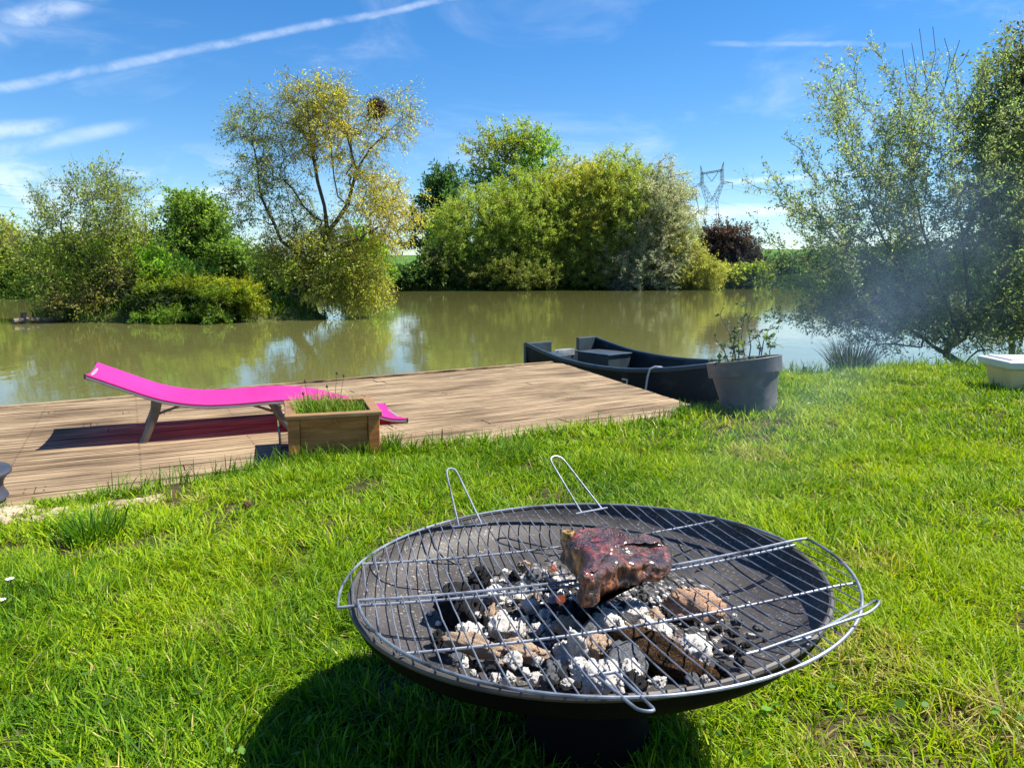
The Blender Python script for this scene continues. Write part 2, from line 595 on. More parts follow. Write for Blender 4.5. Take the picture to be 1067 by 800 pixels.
def sow(n_tuft, y0, y1, per, spread, h_mean, w_mean):
    # tufts spread uniformly over the visible wedge between y0 and y1
    ys = y0 + (y1 - y0) * rng.random(n_tuft * 3) ** 0.75
    half = 0.78 * ys + 1.15
    xs_ = (rng.random(len(ys)) * 2 - 1) * half
    ok = ys < y_edge(xs_) + 0.02
    xs_, ys = xs_[ok][:n_tuft], ys[ok][:n_tuft]
    dens = value_noise(xs_, ys, 0.22, 11) * 0.6 + value_noise(xs_, ys, 0.8, 12) * 0.4
    keep = rng.random(len(xs_)) < np.clip(-0.08 + 1.55 * dens, 0, 1)
    for bx, by, br in BARE:
        keep &= ((xs_ - bx) ** 2 + (ys - by) ** 2 > (br * (0.6 + 0.6 * rng.random(len(xs_)))) ** 2) | (rng.random(len(xs_)) < 0.5)
    # below the bowl nothing is sown thickly
    xs_, ys, dens = xs_[keep], ys[keep], dens[keep]
    k = rng.integers(int(per * 0.5), int(per * 1.5), len(xs_))
    idx = np.repeat(np.arange(len(xs_)), k)
    a = rng.random(len(idx)) * 2 * np.pi
    r = np.sqrt(rng.random(len(idx))) * spread
    x = xs_[idx] + r * np.cos(a); y = ys[idx] + r * np.sin(a)
    z = lawn_z(x, y) - 0.004
    tuft_h = (0.50 + 1.0 * value_noise(xs_, ys, 0.33, 13) ** 1.3 + 0.35 * rng.random(len(xs_)))[idx]
    H = h_mean * tuft_h * (0.55 + 0.7 * rng.random(len(idx)))
    flow = value_noise(x, y, 0.30, 14) * 4 * np.pi
    da = np.where(rng.random(len(idx)) < 0.6, a, flow) + rng.normal(0, 0.9, len(idx))
    lean = np.clip(rng.gamma(2.6, 0.28, len(idx)) + 0.10, 0.08, 1.9)
    Wd = w_mean * (0.6 + 0.8 * rng.random(len(idx)))
    # hue differs from blade to blade and tuft to tuft
    green = np.array([0.142, 0.270, 0.006]); yel = np.array([0.305, 0.395, 0.008]); dark = np.array([0.034, 0.108, 0.007]); straw = np.array([0.44, 0.38, 0.13])
    u = np.clip(value_noise(xs_, ys, 0.45, 15)[idx] * 0.65 + value_noise(xs_, ys, 1.7, 16)[idx] * 0.45 - .02 + rng.normal(0, 0.27, len(idx)), 0, 1)[:, None]
    t = np.where(u < 0.5, dark + (green - dark) * (u * 2), green + (yel - green) * (u * 2 - 1))
    near_bare = np.zeros(len(idx), bool)
    for bx, by, br in BARE: near_bare |= (x - bx) ** 2 + (y - by) ** 2 < (br * 1.5) ** 2
    pst = np.where(near_bare, 0.42, 0.030)
    s = rng.random(len(idx)) < pst
    t[s] = straw * (0.6 + 0.6 * rng.random((s.sum(), 1)))
    allP.append(np.stack([x, y, z], 1)); allH.append(H); allW.append(Wd); allD.append(da); allL.append(lean); allT.append(t)


sow(15500, 0.75, 2.3, 13, 0.026, 0.052, 0.0034)
sow(10600, 2.2, 4.2, 13, 0.038, 0.056, 0.0048)
sow(8800, 4.0, 9.0, 12, 0.065, 0.068, 0.0078)
# longer ragged grass along deck edge, planter, pot and pond bank
for (n, xa, xb, h, wd) in ((900, -1.75, 1.45, 0.10, 0.005), (1500, 2.3, 8.5, 0.15, 0.007)):
    x = xa + (xb - xa) * rng.random(n); y = y_edge(x) - np.abs(rng.normal(0.0, 0.07, n)) + 0.03
    allP.append(np.stack([x, y, lawn_z(x, np.minimum(y, y_edge(x))) - 0.005], 1)); allH.append(h * (0.5 + 0.9 * rng.random(n)))
    allW.append(wd * (0.6 + 0.7 * rng.random(n))); allD.append(rng.random(n) * 6.283); allL.append(rng.random(n) * 0.8)
    allT.append(np.array([0.09, 0.19, 0.016]) * (0.6 + 0.8 * rng.random((n, 1))))
for c, rr_, n in ((at(380, 476, 0.0), 0.12, 160), (at(408, 470, 0.0), 0.05, 130), (at(330, 484, 0.0), 0.10, 110), (at(720, 434, 0.0), 0.10, 200), (at(790, 434, 0.0), 0.2, 160), (at(100, 568, 0.06), 0.09, 260), (at(1050, 410, 0.0), 0.25, 220)):
    a = rng.random(n) * 6.283; r = np.sqrt(rng.random(n)) * rr_
    x = c.x + r * np.cos(a); y = c.y + r * np.sin(a)
    allP.append(np.stack([x, y, lawn_z(x, np.minimum(y, y_edge(x) - 0.01)) - 0.005], 1)); allH.append(0.11 * (0.5 + 0.8 * rng.random(n)))
    allW.append(np.full(n, 0.0052)); allD.append(a + rng.normal(0, 0.6, n)); allL.append(rng.random(n) * 0.7 + 0.1)
    allT.append(np.array([0.075, 0.175, 0.015]) * (0.6 + 0.8 * rng.random((n, 1))))
V, F, T = blades(np.concatenate(allP), np.concatenate(allH), np.concatenate(allW), np.concatenate(allD), np.concatenate(allL), np.concatenate(allT))
grass = np_mesh("grass", V, F, M_GRASS, tint=T, smooth=True)
tag(grass, "short bright green lawn grass with paler tufts around the fire bowl", "grass", kind="stuff")

# low round leaved weeds among the blades
n = 900
ys = 0.9 + 3.2 * rng.random(n) ** 1.4; xs_ = (rng.random(n) * 2 - 1) * (0.75 * ys + 0.2)
ok = (ys < y_edge(xs_) - 0.05) & (value_noise(xs_, ys, 0.3, 31) > 0.52)
xs_, ys = xs_[ok], ys[ok]; n = len(xs_)
k = 7
az = rng.random((n, 1)) * 6.283 + np.linspace(0, 6.283, k, endpoint=False)[None]
lr = (0.005 + 0.005 * rng.random((n, 1)))
cz = lawn_z(xs_, ys) + 0.018 + 0.03 * rng.random(n)
tl = rng.normal(0, 0.35, (n, 2, 1))
LX = lr * np.cos(az); LY = lr * np.sin(az) * 0.8
V = np.stack([xs_[:, None] + LX, ys[:, None] + LY, cz[:, None] + LX * tl[:, 0] + LY * tl[:, 1]], -1).reshape(-1, 3)
F = (np.arange(n) * k)[:, None] + np.arange(k)[None]
T = np.repeat(np.array([0.10, 0.22, 0.035]) * (0.6 + 0.7 * rng.random((n, 1))), k, 0)
tag(np_mesh("clover_leaves", V, [F], M_GRASS, tint=T), "small round clover leaves scattered between the grass blades", "clover", kind="stuff")

# island ground cover and bank grass
n = 9000
x = ISC[0] + rng.normal(0, 2.6, n); y = ISC[1] + rng.normal(0, 1.35, n); z = island_z(x, y)
ok = z > WATER_Z - 0.02
x, y, z = x[ok], y[ok], z[ok]; n = len(x)
V, F, T = blades(np.stack([x, y, z], 1), 0.16 + 0.30 * rng.random(n), np.full(n, 0.03), rng.random(n) * 6.283, 0.2 + rng.random(n) * 0.7,
                 np.array([0.085, 0.16, 0.018]) * (0.5 + 0.9 * rng.random((n, 1))))
tag(np_mesh("island_grass", V, F, M_GRASS, tint=T), "rough green growth covering the low island in the pond", "grass", kind="stuff")
n = 16000
x = -32 + 92 * rng.random(n); b = np.interp(x, BX, BY); y = b - 1.3 + 2.6 * rng.random(n); z = field_z(x, y)
ok = z > WATER_Z - 0.05
x, y, z = x[ok], y[ok], z[ok]; n = len(x)
V, F, T = blades(np.stack([x, y, z], 1), 0.25 + 0.6 * rng.random(n), np.full(n, 0.10), rng.random(n) * 6.283, 0.2 + rng.random(n) * 0.7,
                 np.array([0.05, 0.095, 0.016]) * (0.4 + 0.9 * rng.random((n, 1))))
tag(np_mesh("bank_grass", V, F, M_GRASS, tint=T), "rough grass fringe along the far bank at the waterline", "grass", kind="stuff")


# ------------------------------------------------------------------ trees
def tube_segments(A, B, ra, rb, n=5):
    """Tapered prisms between point arrays."""
    D = B - A
    Ln = np.linalg.norm(D, axis=1, keepdims=True); Ln[Ln < 1e-9] = 1e-9
    D = D / Ln
    ref = np.where(np.abs(D[:, 2:3]) < 0.9, np.array([[0, 0, 1.0]]), np.array([[1.0, 0, 0]]))
    u = np.cross(D, ref); u /= np.linalg.norm(u, axis=1, keepdims=True)
    w = np.cross(D, u)
    m_ = len(A)
    V = np.zeros((m_, 2 * n, 3))
    for k in range(n):
        a = 2 * np.pi * k / n
        o = u * np.cos(a) + w * np.sin(a)
        V[:, k] = A + o * ra[:, None]; V[:, n + k] = B + o * rb[:, None]
    b = (np.arange(m_) * 2 * n)[:, None]
    F = np.concatenate([b + np.array([[k, (k + 1) % n, n + (k + 1) % n, n + k]]) for k in range(n)])
    return V.reshape(-1, 3), F


def unit(v): return v / np.maximum(np.linalg.norm(v, axis=-1, keepdims=True), 1e-9)


def make_tree(name, label, cat, dist, base, limbs, crowns, leaf=(0.08, 0.025), per=25, clump_r=0.35, trunk_r=0.12, pipe=0.42,
              twig_r=0.004, seed=0, group=None, bark=None, tint_var=0.3, droop=0.0, twigs=True, twig_n=4, shell=0.5, min_r=0.004, sides=5, outward=0.5, step=None, gain=2.3, dens=1.0, shoots=()):
    """Skeleton grown from hand-placed limbs to clump centres spread through the crown, then leaves on twigs.
    crowns: (u, v, ru, rv, depth offset, depth radius factor, clumps, colour)"""
    r_ = np.random.default_rng(seed)
    sc = dist / F_PX
    base_p = np.array(far(base[0], base[1], dist))
    nodes, par = [base_p], [-1]
    for limb in limbs:
        pts = [np.array(far(q[0], q[1], dist + (q[2] if len(q) > 2 else 0))) for q in limb]
        d2 = np.linalg.norm(np.array(nodes) - pts[0], axis=1)
        pi = int(np.argmin(d2))
        prev = nodes[pi]
        for q in pts:
            seg = q - prev
            ns = max(1, int(np.linalg.norm(seg) / (step or 14 * sc)))
            for s_ in range(1, ns + 1):
                pp = prev + seg * s_ / ns + r_.normal(0, 0.5 * sc, 3) * (s_ < ns)
                nodes.append(pp); par.append(pi); pi = len(nodes) - 1
            prev = q
    C, CC, CD = [], [], []
    for (u, v, ru, rv, dd, df, cnt, col) in crowns:
        cnt = int(cnt * dens)
        c = np.array(far(u, v, dist + dd))
        q = unit(r_.normal(0, 1, (cnt, 3)))
        rad_ = r_.random(cnt) ** shell
        rad_ = rad_ * (0.82 + 0.36 * r_.random(cnt))
        ext = np.array([ru * sc, max(ru, rv) * sc * df, rv * sc])
        C.append(c + q * rad_[:, None] * ext); CD.append(unit(q * ext))
        CC.append(np.repeat(np.array([col]), cnt, 0))
    for (sh_n, (ua, ub), (va, vb), (aa, ab), (la, lb), dj, col) in shoots:
        for _ in range(sh_n):
            u0, v0 = r_.uniform(ua, ub), r_.uniform(va, vb)
            a_ = R(r_.uniform(aa, ab)); l_ = r_.uniform(la, lb); d0 = dist + r_.normal(0, dj); bow = r_.normal(0, .12)
            m0 = max(3, int(l_ / 9))
            tt = np.linspace(.15, 1, m0)
            P_ = np.array([np.array(far(u0 + l_ * t * math.sin(a_ + bow * t), v0 - l_ * t * math.cos(a_ + bow * t), d0)) for t in tt]) + r_.normal(0, 1.6 * sc, (m0, 3))
            C.append(P_); CD.append(np.repeat(unit(P_[-1:] - P_[:1]), m0, 0)); CC.append(np.repeat(np.array([col]), m0, 0))
    C = np.concatenate(C); CC = np.concatenate(CC); CD = np.concatenate(CD)
    C[:, 2] = np.maximum(C[:, 2], WATER_Z + 0.15 * clump_r)
    order = np.argsort(np.linalg.norm(C - base_p, axis=1))
    tips = np.zeros(len(C), int)
    NA = np.zeros((len(nodes) + 5 * len(C), 3)); NA[:len(nodes)] = nodes
    cnt = len(nodes)
    PL = np.zeros(len(NA))
    for i in range(1, cnt): PL[i] = PL[par[i]] + np.linalg.norm(NA[i] - NA[par[i]])
    for ci in order:
        c = C[ci]
        dv = c - NA[:cnt]
        d_ = np.linalg.norm(dv, axis=1)
        down = np.clip(-dv[:, 2] - 0.1 * d_, 0, None) * (0.8 if droop < 0.3 else 0.1)
        cost = d_ + 0.10 * PL[:cnt] + down
        cost[0] += 0.2 * d_[0]
        pi = int(np.argmin(cost))
        a = NA[pi].copy(); seg = c - a
        ln = np.linalg.norm(seg)
        ns = 3 if ln > 30 * sc else 2
        bend = np.array([0, 0, 0.05 * ln])
        for s_ in range(1, ns + 1):
            t = s_ / ns
            pp = a + seg * t + bend * math.sin(math.pi * t) + (r_.normal(0, 0.03 * ln, 3) if s_ < ns else 0)
            NA[cnt] = pp; par.append(pi); PL[cnt] = PL[pi] + ln / ns
            pi = cnt; cnt += 1
        tips[ci] = pi
    NA = NA[:cnt]; par = np.array(par)
    load = np.zeros(cnt); load[tips] += 1
    for i in range(cnt - 1, 0, -1): load[par[i]] += max(load[i], 0.3)
    rad_ = np.maximum(min_r, trunk_r * (load / load[0]) ** pipe)
    root = empty(name, base_p)
    tag(root, label, cat, group)
    e = np.arange(1, cnt)
    A_, B_ = NA[par[e]], NA[e]
    ra = np.minimum(rad_[par[e]], rad_[e] * 1.35); rb = rad_[e]
    V, F = tube_segments(A_, B_, ra, rb, sides)
    vs, fs = [V], [F]
    nb = len(V)
    # twigs + leaves
    n = len(C)
    par_dir = unit(C - NA[par[tips]])
    out_d = unit(par_dir * 0.6 + CD * outward + np.array([0, 0, 0.25 - droop]))
    k = twig_n
    td = unit(np.repeat(out_d, k, 0) + r_.normal(0, 0.65, (n * k, 3)) + np.array([0, 0, -droop * 0.8]))
    tl_ = clump_r * (0.6 + 0.8 * r_.random(n * k))
    ts_ = np.repeat(C, k, 0) + r_.normal(0, 0.08 * clump_r, (n * k, 3))
    te = ts_ + td * tl_[:, None]; te[:, 2] -= droop * tl_ * 0.5
    if twigs:
        V2, F2 = tube_segments(ts_, te, np.full(n * k, twig_r), np.full(n * k, twig_r * 0.5), 3)
        vs.append(V2); fs.append(F2 + nb)
    np_mesh("trunk", np.concatenate(vs) - base_p, fs, bark or M_BARK, smooth=True, parent=root)
    m_ = max(1, per // k)
    idx = np.repeat(np.arange(n * k), m_)
    t = r_.random(len(idx)) * 1.02
    p0 = ts_[idx] + (te - ts_)[idx] * t[:, None] + r_.normal(0, 0.10 * clump_r, (len(idx), 3))
    ld = unit(td[idx] * 0.7 + r_.normal(0, 0.7, (len(idx), 3)) + np.array([0, 0, -0.1 - droop]))
    wd = unit(np.cross(ld, r_.normal(0, 1, (len(idx), 3))))
    sz = (0.6 + 0.7 * r_.random(len(idx)))
    Lh = leaf[0] * sz; Wh = leaf[1] * sz
    V = np.stack([p0, p0 + ld * (Lh * 0.45)[:, None] + wd * (Wh / 2)[:, None], p0 + ld * Lh[:, None], p0 + ld * (Lh * 0.45)[:, None] - wd * (Wh / 2)[:, None]], 1)
    V[:, :, 2] = np.maximum(V[:, :, 2], WATER_Z + 0.01)
    F = np.arange(len(idx) * 4).reshape(-1, 4)
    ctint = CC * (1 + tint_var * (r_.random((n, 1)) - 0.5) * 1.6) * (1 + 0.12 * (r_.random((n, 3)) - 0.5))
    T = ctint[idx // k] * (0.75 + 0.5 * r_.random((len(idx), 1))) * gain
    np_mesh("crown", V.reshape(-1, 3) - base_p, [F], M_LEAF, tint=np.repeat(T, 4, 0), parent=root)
    return root


OLIVE = (0.120, 0.165, 0.028); GREYG = (0.105, 0.14, 0.055); YELG = (0.20, 0.20, 0.030); MIDG = (0.065, 0.115, 0.020)
DARKG = (0.025, 0.052, 0.016); BRIGHT = (0.10, 0.19, 0.018); GOLD = (0.225, 0.215, 0.040); SILV = (0.155, 0.175, 0.135)
PURP = (0.026, 0.018, 0.022)

# ---- left bank and island
make_tree("bank_shrub", "yellow green shrub at the left edge of the far bank", "shrub", 42, (0, 308), [[(-5, 290)], [(20, 285)]],
          [(-12, 275, 36, 36, 0, .8, 120, OLIVE), (28, 282, 40, 32, 1, .8, 120, OLIVE), (-5, 250, 20, 16, 0, .8, 40, (0.14, 0.15, 0.03))], (0.22, 0.12), 60, 0.75, 0.2, seed=1, group="shrubs on the far bank", min_r=0.02, twigs=False, outward=.2)
make_tree("bank_shrub", "dull olive thicket on the far bank behind the sparse leaning willow", "shrub", 43, (95, 309), [[(90, 290)], [(130, 285)], [(60, 285)]],
          [(80, 280, 50, 32, 0, .7, 150, OLIVE), (140, 280, 40, 32, 1, .7, 120, (0.085, 0.10, 0.025)), (110, 258, 50, 18, 1, .7, 70, (0.11, 0.115, 0.032))], (0.22, 0.11), 60, 0.75, 0.2, seed=2, group="shrubs on the far bank", min_r=0.02, twigs=False, outward=.2)
make_tree("round_tree", "dense rounded green tree left of the tall golden willow", "tree", 45, (205, 306), [[(205, 270), (203, 235)]],
          [(203, 248, 37, 40, 0, .9, 200, MIDG), (205, 228, 26, 22, 0, .9, 90, (0.085, 0.14, 0.022)), (190, 275, 34, 28, 0, .9, 90, MIDG), (235, 272, 26, 26, 0, .9, 80, MIDG)], (0.22, 0.11), 64, 0.7, 0.25, seed=3, min_r=0.02, twigs=False, outward=.2)
make_tree("bank_shrub", "low green shrubs under the field left of the golden willow trunk", "shrub", 46, (265, 305), [[(260, 290)], [(285, 290)]],
          [(258, 284, 34, 22, 0, .7, 110, MIDG), (300, 290, 30, 16, 0, .7, 80, OLIVE), (232, 290, 22, 16, 0, .7, 60, MIDG)], (0.22, 0.11), 56, 0.6, 0.15, seed=4, group="shrubs on the far bank", min_r=0.02, twigs=False, outward=.2)
make_tree("bank_shrub", "bright green bush peeping out right of the golden willow", "shrub", 50, (382, 302), [[(382, 285), (380, 265)]],
          [(380, 264, 20, 26, 0, .9, 110, BRIGHT), (385, 288, 24, 14, 0, .9, 60, MIDG)], (0.24, 0.12), 56, 0.6, 0.15, seed=5, group="shrubs on the far bank", min_r=0.02, twigs=False, outward=.2)
make_tree("sparse_willow", "sparse grey green willow with leaning stems on the island's left end", "tree", 22.3, (133, 322),
          [[(124, 308), (116, 285), (118, 250), (122, 210)], [(120, 300), (85, 265), (65, 225), (50, 205)], [(122, 290), (150, 255), (152, 215)], [(118, 275), (100, 225), (92, 185)], [(128, 312), (80, 300), (40, 285)], [(126, 315), (90, 318), (62, 318)]],
          [(92, 210, 46, 34, 0, .8, 50, GREYG), (128, 215, 34, 34, .3, .8, 36, (0.12, 0.155, 0.055)), (55, 250, 38, 34, 0, .8, 45, OLIVE), (70, 285, 62, 34, 0, .6, 190, OLIVE), (130, 270, 46, 45, .3, .7, 150, OLIVE), (85, 318, 45, 12, -.5, .6, 55, (0.11, 0.11, 0.03)), (120, 295, 60, 26, .2, .7, 120, (0.085, 0.095, 0.025))],
          (0.090, 0.038), 40, 0.42, 0.13, pipe=0.55, seed=6, min_r=0.007, twig_r=0.004, twig_n=5, dens=1.05, gain=2.5, shoots=[(16, (60, 150), (210, 260), (-28, 20), (30, 62), .6, GREYG), (8, (25, 70), (235, 275), (-50, -15), (25, 55), .6, GREYG)])
make_tree("bright_shrub", "fresh green leafy shrub between the sparse willow and the juniper", "shrub", 22.6, (180, 318), [[(176, 300), (172, 280)], [(190, 295)]],
          [(168, 285, 28, 26, 0, .8, 120, BRIGHT), (195, 292, 26, 20, 0, .8, 80, (0.08, 0.14, 0.02))], (0.10, 0.045), 48, 0.30, 0.05, seed=7, min_r=0.008, twigs=False, outward=.3)
make_tree("juniper_bush", "low spreading juniper with lime tips at the island's edge", "shrub", 21.6, (215, 328), [[(200, 318), (170, 312)], [(235, 318), (255, 312)], [(215, 310)]],
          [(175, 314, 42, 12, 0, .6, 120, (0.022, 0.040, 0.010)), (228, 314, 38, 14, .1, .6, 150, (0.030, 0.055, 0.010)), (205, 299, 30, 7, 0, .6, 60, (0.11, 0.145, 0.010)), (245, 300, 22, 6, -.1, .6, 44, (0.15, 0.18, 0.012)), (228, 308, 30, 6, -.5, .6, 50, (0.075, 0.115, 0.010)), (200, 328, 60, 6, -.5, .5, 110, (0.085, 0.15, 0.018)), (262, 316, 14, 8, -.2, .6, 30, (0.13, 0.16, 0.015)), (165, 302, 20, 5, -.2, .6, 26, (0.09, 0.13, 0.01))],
          (0.11, 0.026), 66, 0.24, 0.06, seed=8, min_r=0.008, twigs=False, droop=0.1, outward=.5, gain=1.7, tint_var=.6)
make_tree("golden_willow", "tall golden green willow leaning from the island, a nest in its crown", "tree", 24.0, (299, 322),
          [[(306, 312), (318, 296), (330, 272), (341, 242)], [(338, 215), (331, 190), (324, 150), (320, 105)], [(350, 232), (362, 214), (371, 180), (388, 152), (410, 132, .5), (436, 112, .5)], [(392, 140), (393, 120)],
           [(352, 205), (346, 165), (341, 115)], [(326, 280), (292, 250, -.6), (272, 205, -.6), (262, 140, -.6)], [(310, 240, -.3), (298, 195, -.5), (292, 140, -.5)], [(338, 262), (372, 250, -.8), (398, 235, -.8)], [(330, 285), (365, 285, -1), (388, 295, -1)], [(322, 290), (290, 285, -.8)], [(372, 178), (355, 120)]],
          [(335, 105, 40, 26, 0, .8, 85, (0.165, 0.175, 0.035)), (352, 140, 48, 40, 0, .8, 110, GOLD), (310, 135, 32, 38, .3, .8, 60, (0.145, 0.16, 0.05)), (405, 120, 34, 28, .3, .8, 42, (0.18, 0.185, 0.045)), (264, 150, 26, 50, -.5, .8, 75, GREYG), (262, 210, 26, 34, -.6, .8, 34, GREYG), (300, 200, 34, 50, 0, .8, 40, (0.15, 0.16, 0.05)),
           (398, 222, 40, 34, -.5, .7, 105, GOLD), (385, 195, 30, 30, 0, .8, 36, GOLD), (352, 270, 52, 30, -.4, .7, 170, (0.19, 0.21, 0.035)), (365, 298, 44, 22, -.6, .7, 150, (0.21, 0.225, 0.035)), (292, 268, 34, 26, -.4, .7, 60, (0.14, 0.155, 0.03)), (330, 245, 40, 20, 0, .7, 60, (0.18, 0.18, 0.04))],
          (0.088, 0.031), 52, 0.46, 0.20, pipe=0.60, seed=9, min_r=0.008, twig_r=0.004, twig_n=6, droop=0.35, dens=1.3, gain=2.3)

# ---- far bank, centre and right
make_tree("cedar_tree", "dark layered conifer behind the pale bushes", "tree", 76, (458, 285), [[(458, 240), (459, 200), (460, 178)]],
          [(458, 252, 34, 8, 0, .8, 46, DARKG), (455, 238, 32, 6, 0, .8, 46, DARKG), (457, 222, 29, 6, 0, .8, 46, (0.03, 0.065, 0.02)), (460, 206, 24, 6, 0, .8, 40, (0.03, 0.07, 0.02)), (460, 192, 17, 6, 0, .8, 28, (0.035, 0.08, 0.022)), (462, 180, 8, 6, 0, .8, 12, DARKG), (470, 230, 16, 30, 0, .8, 40, DARKG)],
          (0.42, 0.13), 60, 0.8, 0.35, seed=10, min_r=0.03, twigs=False, droop=0.1)
make_tree("tall_tree", "tall airy tree rising behind the rounded bushes", "tree", 80, (535, 285), [[(536, 240), (537, 200), (535, 165)], [(535, 205), (510, 175)], [(537, 200), (560, 172)]],
          [(535, 155, 34, 28, 0, .9, 110, (0.115, 0.155, 0.022)), (508, 165, 26, 24, 0, .9, 60, (0.115, 0.135, 0.026)), (562, 165, 28, 26, 0, .9, 85, (0.09, 0.17, 0.022)), (540, 188, 52, 20, 0, .8, 90, MIDG), (498, 190, 18, 14, 0, .9, 22, MIDG)],
          (0.26, 0.13), 60, 1.1, 0.3, dens=.85, seed=11, min_r=0.035, twigs=False, outward=.3)
make_tree("bank_shrub", "dark green shrubs at the waterline below the conifer", "shrub", 58, (428, 302), [[(428, 295)]],
          [(420, 292, 30, 11, 0, .6, 110, DARKG), (455, 282, 26, 22, 1, .7, 120, (0.05, 0.075, 0.02))], (0.28, 0.14), 56, 0.6, 0.12, seed=12, group="shrubs on the far bank", min_r=0.02, twigs=False, outward=.2)
make_tree("rounded_willow", "broad olive willow bush at the left of the rounded waterside group", "tree", 62, (520, 301), [[(515, 275), (500, 240)], [(530, 265), (545, 230)], [(490, 280)]],
          [(505, 252, 58, 50, 0, .8, 330, (0.105, 0.14, 0.026)), (545, 240, 46, 56, 0, .8, 280, (0.098, 0.135, 0.024)), (480, 282, 40, 22, -1, .7, 130, (0.08, 0.10, 0.024)), (530, 286, 50, 18, -2, .7, 150, (0.07, 0.09, 0.02))],
          (0.16, 0.055), 105, 0.62, 0.4, dens=2.9, gain=2.85, seed=13, min_r=0.025, twigs=False, outward=.35, shell=0.24)
make_tree("rounded_willow", "tallest rounded willow bush in the middle of the waterside group", "tree", 63.5, (615, 301), [[(612, 270), (600, 230)], [(622, 262), (645, 220)], [(590, 275)]],
          [(605, 220, 52, 52, 0, .8, 320, (0.13, 0.145, 0.028)), (640, 225, 50, 58, 0, .8, 320, (0.11, 0.145, 0.03)), (600, 275, 50, 30, -1, .7, 180, (0.085, 0.105, 0.024)), (578, 240, 34, 50, -.5, .8, 150, (0.12, 0.15, 0.024))],
          (0.16, 0.055), 105, 0.62, 0.4, dens=2.9, gain=2.85, seed=14, min_r=0.025, twigs=False, outward=.35, shell=0.24)
make_tree("silver_willow", "pale silvery bush with hanging sprays at the group's right end", "tree", 62.5, (680, 301), [[(680, 270), (675, 235)], [(690, 265), (705, 235)]],
          [(684, 232, 40, 56, 0, .8, 260, SILV), (698, 222, 20, 40, .5, .8, 50, SILV), (670, 280, 48, 24, -1, .7, 190, SILV), (700, 268, 32, 32, -.5, .7, 170, (0.15, 0.165, 0.055)), (725, 285, 28, 17, -1, .7, 90, (0.14, 0.155, 0.035))],
          (0.16, 0.052), 95, 0.66, 0.4, dens=2.7, gain=2.3, seed=15, min_r=0.025, twigs=False, outward=.5, droop=0.2, shell=0.3)
make_tree("purple_shrub", "dark purple leaved bush below the power pylon", "shrub", 72, (757, 296), [[(755, 275), (745, 255)], [(762, 270), (775, 250)]],
          [(745, 258, 27, 24, 0, .8, 150, PURP), (770, 265, 24, 22, 0, .8, 130, (0.022, 0.018, 0.024)), (755, 246, 30, 14, 0, .8, 50, (0.040, 0.022, 0.020))], (0.26, 0.12), 52, 0.8, 0.2, seed=16, min_r=0.03, twigs=True, twig_r=0.02, outward=.4)
make_tree("bank_shrub", "low lime green shrub in front of the purple bush", "shrub", 66, (775, 299), [[(775, 292)]],
          [(750, 290, 26, 10, 0, .6, 80, (0.13, 0.15, 0.03)), (780, 288, 22, 12, 0, .6, 90, (0.09, 0.13, 0.025))], (0.26, 0.14), 52, 0.6, 0.1, seed=17, group="shrubs on the far bank", min_r=0.02, twigs=False, outward=.2)
make_tree("bank_hedge", "dark green hedge along the bank below the right hand field", "hedge", 84, (845, 293), [[(830, 285)], [(870, 285)], [(910, 285)]],
          [(815, 280, 34, 12, 0, .6, 130, (0.04, 0.07, 0.02)), (870, 276, 44, 15, 0, .5, 150, (0.045, 0.08, 0.022)), (940, 272, 55, 18, 0, .5, 170, (0.04, 0.075, 0.02)), (1030, 266, 60, 22, 0, .5, 170, (0.04, 0.07, 0.02))], (0.36, 0.18), 52, 0.8, 0.15, seed=18, min_r=0.03, twigs=False, outward=.2)

